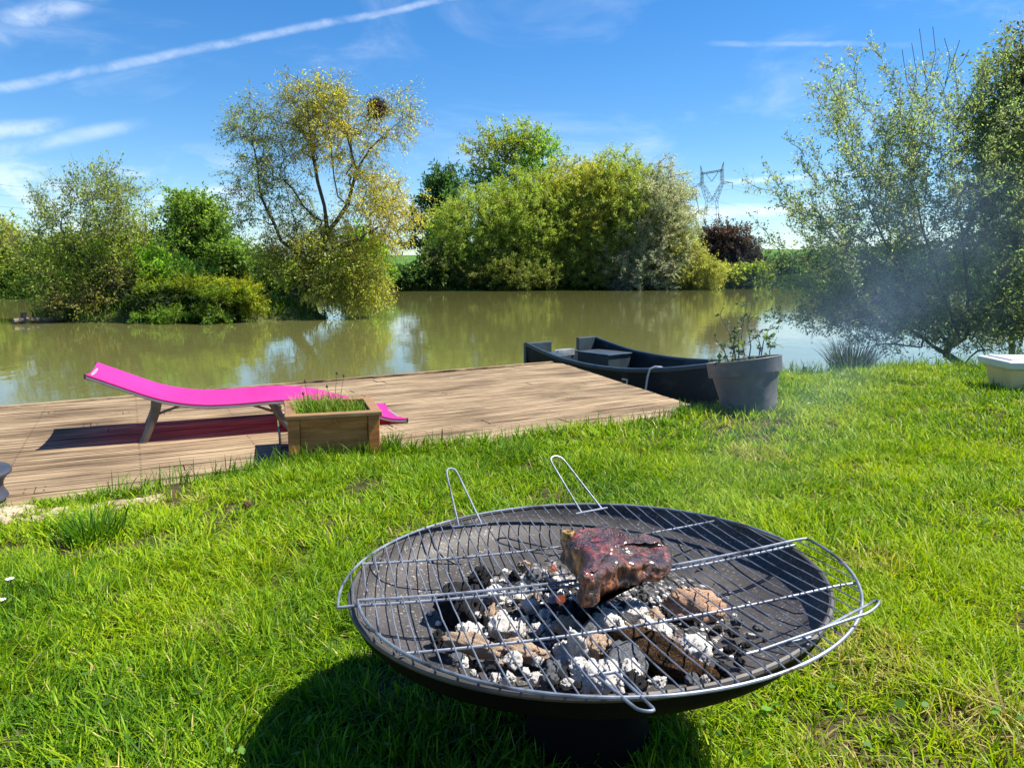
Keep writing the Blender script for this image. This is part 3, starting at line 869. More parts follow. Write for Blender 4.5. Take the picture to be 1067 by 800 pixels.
# ---- near right: willow shrub and the darker tree behind the tub
NG1 = (0.108, 0.148, 0.074); NG2 = (0.082, 0.124, 0.058)
make_tree("waterside_willow", "many stemmed grey green willow spreading over the pond bank", "tree", 8.8, (1004, 381),
          [[(985, 368), (950, 345), (915, 315), (880, 285)], [(990, 360), (960, 320), (930, 270), (905, 215), (890, 180)], [(1000, 355), (985, 310), (965, 250), (950, 190), (945, 130)], [(1008, 350), (1010, 300), (1000, 230), (990, 160), (985, 100)],
           [(960, 362), (925, 358), (890, 365, -.2)], [(970, 352), (920, 345, .3), (870, 325, .3), (840, 300, .3)], [(1012, 355), (1040, 300), (1055, 230)], [(965, 325), (930, 300), (880, 262), (850, 225)],
           [(962, 240), (968, 170), (965, 90), (958, 30)], [(966, 150), (985, 90), (1000, 42)], [(965, 120), (945, 85), (940, 52)], [(966, 95), (975, 55), (972, 28)], [(985, 90), (990, 60), (984, 40)], [(950, 110), (955, 75), (950, 45)], [(985, 85), (1003, 65), (1010, 52)]],
          [(890, 250, 38, 38, 0, .7, 36, NG1), (925, 215, 40, 46, 0, .7, 44, NG1), (975, 250, 46, 60, .2, .7, 80, NG2), (1025, 210, 40, 80, .1, .7, 90, NG2), (920, 290, 56, 36, 0, .7, 84, NG2), (985, 315, 46, 40, .2, .7, 56, NG2), (865, 325, 36, 20, -.1, .6, 30, NG2), (1035, 310, 36, 36, 0, .7, 46, NG2), (1045, 265, 36, 56, .3, .7, 60, NG2), (1050, 175, 28, 60, .3, .7, 50, NG2), (950, 325, 60, 26, .2, .7, 50, NG2), (905, 338, 36, 14, -.1, .6, 16, NG2), (935, 345, 64, 20, -.1, .5, 44, NG2), (1005, 346, 56, 24, -.1, .5, 50, NG2), (1052, 338, 30, 30, 0, .6, 40, NG1)],
          (0.038, 0.014), 40, 0.16, 0.046, pipe=0.52, seed=19, min_r=0.0034, twig_r=0.0013, twig_n=5, bark=M_BARK_GREY, outward=.4, step=0.16, gain=2.5, dens=1.75,
          shoots=[(26, (835, 905), (215, 320), (-62, -16), (40, 85), .35, NG1), (10, (880, 930), (120, 190), (-40, -8), (35, 75), .35, NG1), (26, (890, 960), (190, 290), (-32, 6), (60, 125), .35, NG1), (24, (950, 1020), (150, 240), (-18, 14), (60, 120), .35, NG1), (22, (1010, 1066), (130, 220), (-10, 20), (50, 110), .35, NG2), (16, (850, 930), (300, 345), (-85, -40), (30, 70), .3, NG2)])
make_tree("dark_alder", "darker straight trunked tree at the right edge beside the tub", "tree", 9.2, (1054, 378),
          [[(1056, 340), (1056, 280), (1062, 220), (1066, 150), (1064, 80)], [(1056, 300), (1090, 250), (1110, 180)], [(1060, 240), (1035, 190), (1030, 130)], [(1064, 160), (1050, 100), (1045, 60)]],
          [(1055, 110, 34, 60, 0, .8, 75, (0.065, 0.09, 0.040)), (1080, 150, 50, 90, .2, .8, 120, (0.055, 0.085, 0.040)), (1045, 210, 36, 60, .2, .8, 80, NG2), (1080, 270, 45, 60, 0, .8, 110, NG2), (1060, 325, 40, 36, -.2, .7, 70, NG2), (1075, 70, 30, 40, 0, .8, 40, (0.08, 0.10, 0.04))],
          (0.058, 0.026), 46, 0.21, 0.036, pipe=0.48, seed=20, min_r=0.0025, twig_r=0.0016, twig_n=5, dens=1.15, gain=2.1, outward=.4, step=0.2)

# reeds at the foot of the willow
c = far(886, 386, 7.75)
n = 420
a = rng.random(n) * 6.283; r = np.sqrt(rng.random(n)) * 0.15
V, F, T = blades(np.stack([c.x + r * np.cos(a), c.y + r * np.sin(a), np.full(n, -0.12)], 1), 0.28 + 0.27 * rng.random(n), np.full(n, 0.008), a, 0.15 + 0.55 * rng.random(n),
                 np.array([0.035, 0.05, 0.025]) * (0.5 + rng.random((n, 1))))
tag(np_mesh("sedge_clump", V, F, M_GRASS, tint=T), "dark spiky sedge clump at the water's edge under the willow", "sedge")

# crow's nest in the willow
mb = MB()
nc = far(392, 113, 24.2)
for k in range(190):
    d = Vector((RND.gauss(0, 1), RND.gauss(0, 1), RND.gauss(0, 1))).normalized()
    t = d.cross(Vector((RND.gauss(0, 1), RND.gauss(0, 1), RND.gauss(0, 1)))).normalized()
    p = nc + Vector((d.x * .25, d.y * .25, d.z * .24)) * RND.uniform(.4, 1)
    l = RND.uniform(.15, .32)
    mb.tube([p - t * l, p + t * l * 0.2 + d * 0.03, p + t * l], 0.011, 4)
M_NEST = surf("nest_twigs", [(0.3, (0.03, 0.018, 0.010)), (0.7, (0.09, 0.05, 0.025))], 6, rough=0.95)
tag(mb.build("bird_nest", M_NEST), "dark round twig nest high in the golden willow", "nest")

# post and log in the pond
M_OLDWOOD = surf("old_grey_wood", [(0.3, (0.07, 0.055, 0.04)), (0.7, (0.20, 0.165, 0.125))], 8, (1, 1, 0.2), rough=0.9, bump_s=0.5)
p = at(25, 337, WATER_Z)
mb = MB(); mb.tube([(p.x, p.y, WATER_Z - .6), (p.x + .01, p.y, WATER_Z + .1), (p.x + .02, p.y, WATER_Z + .30)], [.085, .083, .075], 10)
tag(mb.build("mooring_post", M_OLDWOOD, smooth=True), "short weathered post standing in the pond at the left", "post")
mb = MB(); q0, q1 = at(31, 336, WATER_Z), at(118, 331, WATER_Z)
pts = [q0.lerp(q1, t / 6) + Vector((0, -.7, 0.08 + 0.03 * math.sin(t * 2.1))) for t in range(7)]
mb.tube(pts, [.07, .075, .07, .07, .065, .06, .04], 10)
tag(mb.build("floating_log", M_OLDWOOD, smooth=True), "thin grey log lying in the water beside the post", "log")
p = at(838, 392, -0.05)
mb = MB(); mb.tube([(p.x, p.y, -.5), (p.x, p.y, .02), (p.x + .005, p.y, .05)], [.028, .026, .018], 9)
tag(mb.build("wooden_stake", M_OLDWOOD, smooth=True), "short dark stake in the bank right of the big pot", "stake")

# ------------------------------------------------------------------ pylon and power lines
M_PYL = surf("galvanised_steel", [(0.3, (0.20, 0.23, 0.27)), (0.7, (0.30, 0.33, 0.37))], 0.6, rough=0.6, metal=0.3, bump_s=0)
M_CABLE = surf("cable", [(0.3, (0.10, 0.11, 0.12)), (0.7, (0.16, 0.17, 0.18))], 0.6, rough=0.6, metal=0.3, bump_s=0)
PD = 330.0


def pz(zx, zy, dd=0.0): return far(690 + zx * 0.2, 150 + zy * 0.2, PD + dd)


pyl_base = pz(255, 560); pyl_base.z = float(field_z(pyl_base.x, pyl_base.y)) - 0.5
pyl = empty("power_pylon", pyl_base)
tag(pyl, "grey lattice power pylon on the skyline above the purple bush", "pylon")


def lat(a0, a1, b0, b1, wa, wb, n, r, mb):
    """Square lattice leg run between two edges (left a0->b0, right a1->b1)."""
    P = []
    for i in range(n + 1):
        t = i / n
        l, rgt = a0.lerp(b0, t), a1.lerp(b1, t)
        w = wa + (wb - wa) * t
        P.append([l + Vector((0, -w, 0)), rgt + Vector((0, -w, 0)), rgt + Vector((0, w, 0)), l + Vector((0, w, 0))])
    for i in range(n):
        for k in range(4):
            k2 = (k + 1) % 4
            mb.tube([P[i][k], P[i + 1][k]], r, 4)
            if i % 2: mb.tube([P[i][k], P[i + 1][k2]], r * .6, 4)
            else: mb.tube([P[i][k2], P[i + 1][k]], r * .6, 4)
            mb.tube([P[i + 1][k], P[i + 1][k2]], r * .6, 4)


mb = MB()
bl = pz(195, 560); br = pz(312, 560); bl.z = br.z = pyl_base.z
lat(bl, br, pz(232, 300), pz(284, 300), 3.2, 1.8, 9, .09, mb)
mb2 = MB()
lat(pz(232, 300), pz(262, 290), pz(202, 215), pz(212, 205), 1.8, 1.2, 5, .085, mb2)
lat(pz(256, 296), pz(284, 300), pz(306, 205), pz(318, 205), 1.8, 1.2, 5, .085, mb2)
lat(pz(202, 215), pz(212, 205), pz(203, 150), pz(211, 148), 1.2, 1.0, 4, .085, mb2)
lat(pz(306, 205), pz(318, 205), pz(306, 135), pz(316, 133), 1.2, 1.0, 4, .085, mb2)
mb3 = MB()
lat(pz(203, 152), pz(203, 160), pz(316, 132), pz(316, 141), 1.0, 1.0, 8, .085, mb3)
mb4, mb4b, mb5, mb5b = MB(), MB(), MB(), MB()
lat(pz(204, 200), pz(204, 216), pz(156, 231), pz(156, 233), 1.0, .2, 4, .075, mb4)
lat(pz(316, 192), pz(316, 208), pz(366, 200), pz(366, 202), 1.0, .2, 4, .075, mb4b)
lat(pz(203, 150), pz(209, 150), pz(200, 114), pz(202, 114), .8, .1, 3, .07, mb5)
lat(pz(308, 134), pz(315, 134), pz(320, 94), pz(322, 94), .8, .1, 3, .07, mb5b)
for nm, mm in (("lattice_body", mb), ("lattice_fork", mb2), ("top_beam", mb3), ("cross_arm", mb4), ("cross_arm", mb4b), ("earth_wire_peak", mb5), ("earth_wire_peak", mb5b)):
    for k in range(len(mm.V)): mm.V[k] = mm.V[k] - pyl_base
    mm.build(nm, M_PYL, pyl)
hang = [pz(156, 258), pz(368, 234), pz(258, 196)]
for (a, b) in ((pz(156, 232), hang[0]), (pz(366, 201), hang[1]), (pz(230, 158), hang[2]), (pz(290, 150), hang[2])):
    mbx = MB()
    pts = [a.lerp(b, t / 10) - pyl_base for t in range(11)]
    mbx.tube(pts, [.10 if t % 2 else .17 for t in range(11)], 6)
    mbx.build("insulator", M_PYL, pyl)


def cable(a, b, sag, label, r=0.055):
    pts = []
    for k in range(41):
        t = k / 40
        p = a.lerp(b, t); p.z -= sag * 4 * t * (1 - t)
        pts.append(p)
    o = MB().tube(pts, r, 5).build("power_cable", M_CABLE, smooth=True)
    tag(o, label, "power line", "cables hung from the pylon")


cable(hang[1], far(1250, 150, 150), 9, "cable running right from the pylon's right arm", .028)
cable(hang[2], far(1270, 118, 150), 9, "cable running right from the middle of the pylon", .028)
cable(hang[0], far(1230, 182, 150), 9, "cable running right from the pylon's left arm", .028)
cable(hang[0], far(-90, 180, 260), 10, "highest cable running left past the sparse willow", .04)
cable(hang[2], far(-90, 194, 260), 10, "second cable running left past the sparse willow", .04)
cable(hang[1], far(-90, 207, 260), 10, "lowest cable running left past the sparse willow", .04)

# ------------------------------------------------------------------ wooden deck
PL_A = R(31.0)
du = Vector((math.cos(PL_A), math.sin(PL_A), 0)); dv_ = Vector((-math.sin(PL_A), math.cos(PL_A), 0))


def wood_mat(name, ang_, c0, c1, c2):
    m, nt, out = new_mat(name)
    p = N(nt, "ShaderNodeBsdfPrincipled"); p.inputs["Specular IOR Level"].default_value = 0.25
    v = coords(nt, (1, 1, 1), (0, 0, -ang_))
    vs = N(nt, "ShaderNodeMapping"); vs.inputs["Scale"].default_value = (0.8, 34, 6); nt.links.new(v, vs.inputs[0])
    grain = noise_tex(nt, vs.outputs[0], 2.2, 8, 0.65, 0.3)
    vb = N(nt, "ShaderNodeMapping"); vb.inputs["Scale"].default_value = (0.7, 1.6, 1); nt.links.new(v, vb.inputs[0])
    blot = noise_tex(nt, vb.outputs[0], 2.0, 5)
    add = N(nt, "ShaderNodeMix"); add.inputs[0].default_value = 0.30
    nt.links.new(grain, add.inputs[2]); nt.links.new(blot, add.inputs[3])
    # each board has its own tone
    sep = N(nt, "ShaderNodeSeparateXYZ"); nt.links.new(v, sep.inputs[0])
    q = N(nt, "ShaderNodeMath"); q.operation = 'MULTIPLY'; q.inputs[1].default_value = 1 / 0.123; nt.links.new(sep.outputs[1], q.inputs[0])
    fl = N(nt, "ShaderNodeMath"); fl.operation = 'FLOOR'; nt.links.new(q.outputs[0], fl.inputs[0])
    wn_ = N(nt, "ShaderNodeTexWhiteNoise"); wn_.noise_dimensions = '1D'; nt.links.new(fl.outputs[0], wn_.inputs["W"])
    col = ramp(nt, add.outputs[0], [(0.38, c0), (0.49, c1), (0.60, c2)])
    mul = N(nt, "ShaderNodeMix"); mul.data_type = 'RGBA'; mul.blend_type = 'MULTIPLY'; mul.inputs[0].default_value = 0.32
    nt.links.new(col, mul.inputs[6]); nt.links.new(ramp(nt, wn_.outputs["Value"], [(0, (0.6, 0.57, 0.55)), (1, (1.1, 1.08, 1.05))]), mul.inputs[7])
    p.inputs["Roughness"].default_value = 0.85
    wv = N(nt, "ShaderNodeTexWave"); wv.wave_type = 'BANDS'; wv.bands_direction = 'Y'
    wv.inputs["Scale"].default_value = 20; wv.inputs["Distortion"].default_value = 0.3
    nt.links.new(v, wv.inputs["Vector"])
    vd = N(nt, "ShaderNodeMapping"); vd.inputs["Scale"].default_value = (0.5, 16, 1); nt.links.new(v, vd.inputs[0])
    dirt = noise_tex(nt, vd.outputs[0], 2.6, 5, 0.6)
    md = N(nt, "ShaderNodeMix"); md.data_type = 'RGBA'; md.blend_type = 'MULTIPLY'; md.inputs[0].default_value = 1
    nt.links.new(mul.outputs[2], md.inputs[6]); nt.links.new(ramp(nt, dirt, [(0.38, (0.34, 0.31, 0.28)), (0.48, (0.92, 0.91, 0.91)), (0.7, (1.06, 1.05, 1.03))]), md.inputs[7])
    nt.links.new(md.outputs[2], p.inputs["Base Color"])
    b1 = bump(nt, wv.outputs["Fac"], 0.55, 0.005)
    b2 = bump(nt, grain, 0.6, 0.006, b1)
    nt.links.new(b2, p.inputs["Normal"])
    nt.links.new(p.outputs[0], out.inputs[0])
    return m


M_DECK = wood_mat("deck_wood", PL_A, (0.030, 0.018, 0.010), (0.225, 0.160, 0.094), (0.45, 0.350, 0.220))
M_DECK2 = wood_mat("deck_wood_left", R(27), (0.028, 0.017, 0.009), (0.215, 0.152, 0.088), (0.43, 0.330, 0.207))


def clip_poly(poly, n, d):
    """Keep the part of a 2D polygon where n.p <= d."""
    out_ = []
    for i in range(len(poly)):
        a, b = poly[i], poly[(i + 1) % len(poly)]
        da, db = n[0] * a[0] + n[1] * a[1] - d, n[0] * b[0] + n[1] * b[1] - d
        if da <= 0: out_.append(a)
        if (da < 0 < db) or (db < 0 < da):
            t = da / (da - db)
            out_.append((a[0] + (b[0] - a[0]) * t, a[1] + (b[1] - a[1]) * t))
    return out_


def inside(poly, x, y):
    c_ = False
    for i in range(len(poly)):
        (x1, y1), (x2, y2) = poly[i], poly[i - 1]
        if (y1 > y) != (y2 > y) and x < (x2 - x1) * (y - y1) / (y2 - y1) + x1: c_ = not c_
    return c_


M_SCREW = surf("rusty_screw", [(0.3, (0.03, 0.022, 0.016)), (0.7, (0.07, 0.05, 0.035))], 40, rough=.7, metal=.4)


def boards(poly, angle, width, gap, z0, z1, name, mat, parent):
    """Planks filling a polygon, each a separate bevelled strip inside one mesh."""
    u = (math.cos(angle), math.sin(angle)); w = (-u[1], u[0])
    qs = [p[0] * w[0] + p[1] * w[1] for p in poly]
    k0, k1 = math.floor(min(qs) / width), math.ceil(max(qs) / width)
    mb = MB(); screws = []
    for k in range(k0, k1):
        lo_, hi = k * width + gap / 2, (k + 1) * width - gap / 2
        pp = clip_poly(clip_poly(poly, w, hi), (-w[0], -w[1]), -lo_)
        if len(pp) < 3: continue
        # each run is made of planks butted end to end
        us = [p[0] * u[0] + p[1] * u[1] for p in pp]
        cuts = [min(us) - 1]
        c0_ = min(us) + RND.uniform(.6, 3.2)
        while c0_ < max(us) - .4:
            cuts.append(c0_); c0_ += RND.uniform(2.2, 3.4)
        cuts.append(max(us) + 1)
        for a_, b_ in zip(cuts[:-1], cuts[1:]):
            pq = clip_poly(clip_poly(pp, u, b_ - .003), (-u[0], -u[1]), -a_ - .003)
            if len(pq) < 3: continue
            dz = RND.uniform(-.003, .003)
            mb.prism(pq, z0 + dz, z1 + dz)
            for ue in (a_, b_):
                for su in ((.04,) if ue == a_ else (-.04,)):
                    for sw in (.028, .094):
                        q = (u[0] * (ue + su) + w[0] * (k * width + sw), u[1] * (ue + su) + w[1] * (k * width + sw))
                        if min(us) < ue + su < max(us): screws.append((q[0], q[1], z1 + dz))
        for uj in np.arange(math.ceil(min(us) / .6) * .6, max(us), .6):
            for sw in (.028, .094): screws.append((u[0] * uj + w[0] * (k * width + sw), u[1] * uj + w[1] * (k * width + sw), z1))
    o = mb.build(name, mat, parent, bevel=0.004, seg=1)
    sb_ = MB()
    for (x, y, z) in screws:
        if (x * u[0] + y * u[1]) is None: continue
        if not inside(poly, x, y): continue
        sb_.add([(x + .0055 * math.cos(a), y + .0055 * math.sin(a), z + .0035) for a in np.linspace(0, 2 * math.pi, 6, endpoint=False)], [tuple(range(6))])
    so = sb_.build("deck_screws", M_SCREW, o); so["kind"] = "stuff"
    return o


deck = empty("wooden_deck", (0, 0, 0))
tag(deck, "weathered brown timber deck at the pond's edge carrying the pink lounger", "deck")
d_far_l, d_far_r = at(0, 425, 0), at(574, 378, 0)
d_r2 = at(588, 379, 0)
SEAM = [at(285, 433, 0), at(299, 489, 0)]
ext = (d_far_r - d_far_l).normalized()
dl = d_far_l - ext * 3.2
# right section: from seam to right edge;  left section: left of seam
seam_far = d_far_l + ext * 2.05
right = [tuple(p.xy) for p in (SEAM[1] + Vector((0.0, -0.06, 0)), at(404, 474, 0), at(560, 460, 0), at(712, 437.5, 0), at(727, 428, 0), at(719, 421, 0), d_r2, d_far_r, seam_far)]
sn = SEAM[1].xy
sdir = (sn - Vector((0, .06)) - seam_far.xy).normalized()
left = [tuple(p) for p in (sn + Vector((-.012, -.06)) + sdir * .14, seam_far.xy + Vector((-0.012, 0)), dl.xy, dl.xy + Vector((1.15, -2.2)), at(-160, 558, 0).xy, at(0, 540, 0).xy, at(110, 526.5, 0).xy)]
boards(right, PL_A, 0.123, 0.007, -0.034, 0.0, "deck_boards", M_DECK, deck)
boards(left, R(27), 0.123, 0.006, -0.031, 0.003, "deck_boards", M_DECK2, deck)
mb = MB()
mb.beam(dl + ext * .2 + Vector((0, 0, -.11)), d_far_r + Vector((-.05, -.03, -.11)), .05, .14)
o_ = d_r2 + Vector((-.04, -.04, -.11)); q_ = at(719, 421, 0) + Vector((-.04, 0, -.11))
mb.beam(o_, q_, .05, .14)
for t in (0.15, 0.45, 0.75): mb.beam(dl.lerp(d_far_r, t) + Vector((.05, -.05, -.11)), dl.lerp(d_far_r, t) + Vector((1.1, -1.9, -.11)), .06, .13)
mb.build("deck_frame", M_OLDWOOD, deck)
for t in (0.02, 0.3, 0.55, 0.8, 0.985):
    p = dl.lerp(d_far_r, t) + dv_ * -.10
    MB().tube([(p.x, p.y, -1.6), (p.x, p.y, -.19)], .07, 10).build("support_post", M_OLDWOOD, deck, smooth=True)
# thin trim batten along the far edge
mb = MB(); mb.beam(dl + Vector((0, 0, .010)) - dv_ * .03, d_far_r + Vector((0, 0, .010)) - dv_ * .03, .045, .019)
mb.build("edge_batten", M_DECK, deck, bevel=.003)

# gravel strip between deck and lawn
n = 300
Vg, Fg = [], []
mb = MB()
ico = bmesh.new(); bmesh.ops.create_icosphere(ico, subdivisions=1, radius=1)
icoV = [v.co.copy() for v in ico.verts]; icoF = [tuple(v.index for v in f.verts) for f in ico.faces]; ico.free()
for k in range(n):
    u = RND.uniform(-160, 165)
    t = RND.random()
    v0 = 541.5 - 0.108 * u if u > -20 else 545 - 0.10 * u
    p = at(u, v0 + 1 + t * (15 if u < 110 else max(2, 15 - (u - 110) * .22)), 0.03)
    s = abs(RND.gauss(0, .012)) + .008
    sx, sy, sz = s * RND.uniform(.8, 1.6), s * RND.uniform(.8, 1.4), s * RND.uniform(.4, .8)
    a = RND.random() * 6.28
    zz = float(lawn_z(p.x, min(p.y, float(y_edge(p.x)) - .01)))
    mb.add([(p.x + (v.x * sx * math.cos(a) - v.y * sy * math.sin(a)) * (1 + .2 * RND.random()), p.y + v.x * sx * math.sin(a) + v.y * sy * math.cos(a), max(zz, .005) + .008 + v.z * sz) for v in icoV], icoF)
M_STONE = surf("limestone_chips", [(0.3, (0.20, 0.15, 0.085)), (0.7, (0.40, 0.33, 0.23))], 14, rough=0.9, bump_s=0.4)
tag(mb.build("gravel", M_STONE), "pale limestone gravel strip between deck and lawn", "gravel", kind="stuff")


# ------------------------------------------------------------------ pink lounger
AX = Vector((0.918, 0.397, 0)).normalized(); AP = Vector((-AX.y, AX.x, 0))
H0 = Vector((-2.41, 4.22, 0))
prof_px = [(89, 391.5), (110, 398.5), (133, 406.5), (156.5, 414.5), (172, 418.5), (190, 421.5), (215, 423.3), (240, 422.3), (262, 420.6), (283, 418.4), (300, 417.4), (320, 417.6), (345, 420.4), (370, 426.2), (391, 432.4), (408, 438), (424, 443.5)]
prof = []
for (u, v) in prof_px:
    q = on_plane(u, v, H0, AP)
    prof.append(((q - H0).dot(AX), q.z))
prof = [(t, max(z, 0.02)) for t, z in prof]
WL = 0.62
lng = empty("sun_lounger", H0, math.atan2(AX.y, AX.x))
tag(lng, "bright magenta sling sun lounger with pale metal frame on the deck", "sun lounger")


def smooth_prof(pr, m=70):
    t = np.array([p[0] for p in pr]); z = np.array([p[1] for p in pr])
    tt = np.linspace(t[0], t[-1], m)
    zz = np.interp(tt, t, z)
    for _ in range(6): zz[1:-1] = (zz[:-2] + 2 * zz[1:-1] + zz[2:]) / 4
    return list(zip(tt, zz))


SP = smooth_prof(prof)
m, nt, out = new_mat("pink_sling")
p = N(nt, "ShaderNodeBsdfPrincipled")
v = coords(nt)
ch = N(nt, "ShaderNodeTexChecker"); ch.inputs["Scale"].default_value = 420; nt.links.new(v, ch.inputs["Vector"])
nz = noise_tex(nt, v, 3.0, 4)
nt.links.new(ramp(nt, nz, [(0.3, (0.53, 0.032, 0.29)), (0.7, (0.61, 0.044, 0.34))]), p.inputs["Base Color"])
p.inputs["Roughness"].default_value = 0.6; p.inputs["Specular IOR Level"].default_value = 0.3
vw = N(nt, "ShaderNodeMapping"); vw.inputs["Scale"].default_value = (9, 1.3, 3); nt.links.new(v, vw.inputs[0])
wr = noise_tex(nt, vw.outputs[0], 1.6, 4, .55, .6)
nt.links.new(bump(nt, ch.outputs["Fac"], 0.15, 0.001, bump(nt, wr, .5, .012)), p.inputs["Normal"])
tr = N(nt, "ShaderNodeBsdfTranslucent"); tr.inputs["Color"].default_value = (0.85, 0.10, 0.24, 1)
mx = N(nt, "ShaderNodeMixShader"); mx.inputs[0].default_value = 0.40
nt.links.new(p.outputs[0], mx.inputs[1]); nt.links.new(tr.outputs[0], mx.inputs[2])
nt.links.new(mx.outputs[0], out.inputs[0])
M_PINK = m
M_FRAME = surf("pale_frame_metal", [(0.3, (0.36, 0.35, 0.34)), (0.7, (0.46, 0.45, 0.44))], 8, rough=0.4, metal=0.4, bump_s=0.05)
M_LEGMETAL = surf("champagne_leg_metal", [(0.3, (0.10, 0.082, 0.065)), (0.7, (0.17, 0.145, 0.12))], 8, rough=0.42, metal=0.5, bump_s=0.05)
M_BLACKP = surf("black_plastic", [(0.3, (0.012, 0.012, 0.013)), (0.7, (0.022, 0.022, 0.024))], 20, rough=0.45, bump_s=0.1)

ny = 13
rows_t, rows_b = [], []
for (t, z) in SP:
    rt, rb = [], []
    for k in range(ny):
        y = -0.012 + (WL + 0.024) * k / (ny - 1)
        s_ = 4 * (k / (ny - 1)) * (1 - k / (ny - 1))
        rt.append((t, y, z + 0.010 - 0.022 * s_)); rb.append((t, y, z + 0.0055 - 0.022 * s_))
    rows_t.append(rt); rows_b.append(rb)
loop_rows = [a + b[::-1] for a, b in zip(rows_t, rows_b)]
mb = MB(); mb.grid(loop_rows, closed=True)
nn = len(loop_rows[0])
mb.F.append(tuple(range(nn - 1, -1, -1))); mb.F.append(tuple((len(loop_rows) - 1) * nn + k for k in range(nn)))
mb.build("sling", M_PINK, lng, smooth=True, angle=60)
for y in (0.0, WL):
    mb = MB()
    for dy_ in (0,):
        pts = [(t, y, z) for t, z in SP]
        # flattened oval rail
        rows = []
        for i, (t, z) in enumerate(SP):
            rows.append([(t, y + 0.011 * math.cos(a), z + 0.011 * math.sin(a) - 0.007) for a in np.linspace(0, 2 * math.pi, 10, endpoint=False)])
        mb.grid(rows, closed=True)
        mb.F.append(tuple(range(9, -1, -1))); mb.F.append(tuple((len(rows) - 1) * 10 + k for k in range(10)))
    mb.build("side_rail", M_FRAME, lng, smooth=True)


def zrail(t):
    return float(np.interp(t, [a for a, b in SP], [b for a, b in SP]))


def t_at(u):
    q = on_plane(u, 420, H0, AP)
    return (q - H0).dot(AX)


for tt in (SP[0][0] + .012, SP[-1][0] - .012):
    mb = MB(); mb.tube([(tt, 0, zrail(tt) - .016), (tt, WL, zrail(tt) - .016)], .010, 8)
    mb.build("end_bar", M_FRAME, lng, smooth=True)
for y in (0.0, WL):
    for e_ in (0, -1): MB().box((SP[e_][0] + (.003 if e_ else -.003), y, SP[e_][1] - .004), (.010, .026, .030)).build("end_cap", M_BLACKP, lng, bevel=.004)
tA, tAf = t_at(163), t_at(146); tB, tBf = t_at(286), t_at(303)
for y in (0.02, WL - 0.02):
    for (t0, t1) in ((tA, tAf), (tB, tBf)):
        mb = MB()
        z0 = zrail(t0) - .012
        rows = []
        for k in range(9):
            s_ = k / 8
            t = t0 + (t1 - t0) * (s_ ** 1.5)
            z = z0 + (0.0015 - z0) * s_
            hw = 0.030 - 0.006 * s_
            rows.append([(t + hw * math.cos(a), y + 0.014 * math.sin(a), z) for a in np.linspace(0, 2 * math.pi, 12, endpoint=False)])
        mb.grid(rows, closed=True)
        mb.F.append(tuple(range(11, -1, -1))); mb.F.append(tuple(8 * 12 + k for k in range(12)))
        mb.build("leg", M_LEGMETAL, lng, smooth=True)
    for (t0, ts) in ((tA, 1), (tB, -1)):
        mb = MB(); mb.tube([(t0 + ts * 0.0 + (tAf - tA if ts > 0 else tBf - tB) * .25, y, zrail(t0) * .62), (t0 + ts * .13, y, zrail(t0 + ts * .13) - .012)], .008, 8)
        mb.build("brace", M_LEGMETAL, lng, smooth=True)
for (t0, t1) in ((tA, tAf), (tB, tBf)):
    mb = MB(); mb.tube([(t0 + (t1 - t0) * .35, .02, .16), (t0 + (t1 - t0) * .35, WL - .02, .16)], .011, 8)
    mb.build("cross_bar", M_LEGMETAL, lng, smooth=True)


# ------------------------------------------------------------------ wooden planter with grasses
pa = at(301.5, 484, 0.0); pb = at(391, 475, 0.0)
pa.z = pb.z = 0
pdir = (pb - pa).normalized(); pang = math.atan2(pdir.y, pdir.x) - R(7)
pdir = Vector((math.cos(pang), math.sin(pang), 0))
PW = (pb - pa).length * 1.04
plant = empty("wooden_planter", pa, pang)
tag(plant, "square brown wooden planter with framed panels at the deck's edge", "planter")
M_TEAK = surf("teak_planter_wood", [(0.25, (0.22, 0.064, 0.016)), (0.5, (0.44, 0.145, 0.034)), (0.8, (0.58, 0.23, 0.066))], 5, (1.5, 9, 9), rough=0.6, bump_s=0.3, bump_d=0.003)
M_TEAK2 = surf("greyed_rim_wood", [(0.25, (0.12, 0.060, 0.024)), (0.6, (0.25, 0.14, 0.060)), (0.8, (0.36, 0.25, 0.13))], 6, (1.5, 9, 9), rough=0.7, bump_s=0.3, bump_d=0.003)
PH = 0.245
for (cx_, cy_) in ((.03, .03), (PW - .03, .03), (.03, PW - .03), (PW - .03, PW - .03)):
    MB().box((cx_, cy_, PH / 2 - .03), (.06, .06, PH + .04)).build("corner_post", M_TEAK, plant, bevel=.004)
for sgn in range(4):
    mb = MB()
    L_ = PW - .124
    ox, oy, rz = [(PW / 2, .030, 0), (PW - .030, PW / 2, math.pi / 2), (PW / 2, PW - .030, 0), (.030, PW / 2, math.pi / 2)][sgn]
    mb.box((ox, oy, PH / 2 - .01), (L_, .012, PH - .05), rz)
    mb.build("side_panel", M_TEAK, plant, bevel=.002)
    for zz_ in (PH - .030, .0): MB().box((ox, oy, zz_), (L_, .046, .039), rz).build("panel_rail", M_TEAK, plant, bevel=.003)
mb = MB()
rw = .056
for (cx_, cy_, sx, sy) in ((PW / 2, .016, PW + .03, rw), (PW / 2, PW - .016, PW + .03, rw), (.016, PW / 2, rw, PW - .032 - rw - .004), (PW - .016, PW / 2, rw, PW - .032 - rw - .004)):
    mb.box((cx_, cy_, PH + .004), (sx, sy, .026))
mb.build("rim", M_TEAK2, plant, bevel=.005)
M_POTSOIL = surf("potting_soil", [(0.3, (0.025, 0.018, 0.012)), (0.7, (0.07, 0.05, 0.035))], 30, rough=1, bump_s=1, bump_d=.01)
MB().box((PW / 2, PW / 2, PH - .06), (PW - .09, PW - .09, .04)).build("soil", M_POTSOIL, plant)
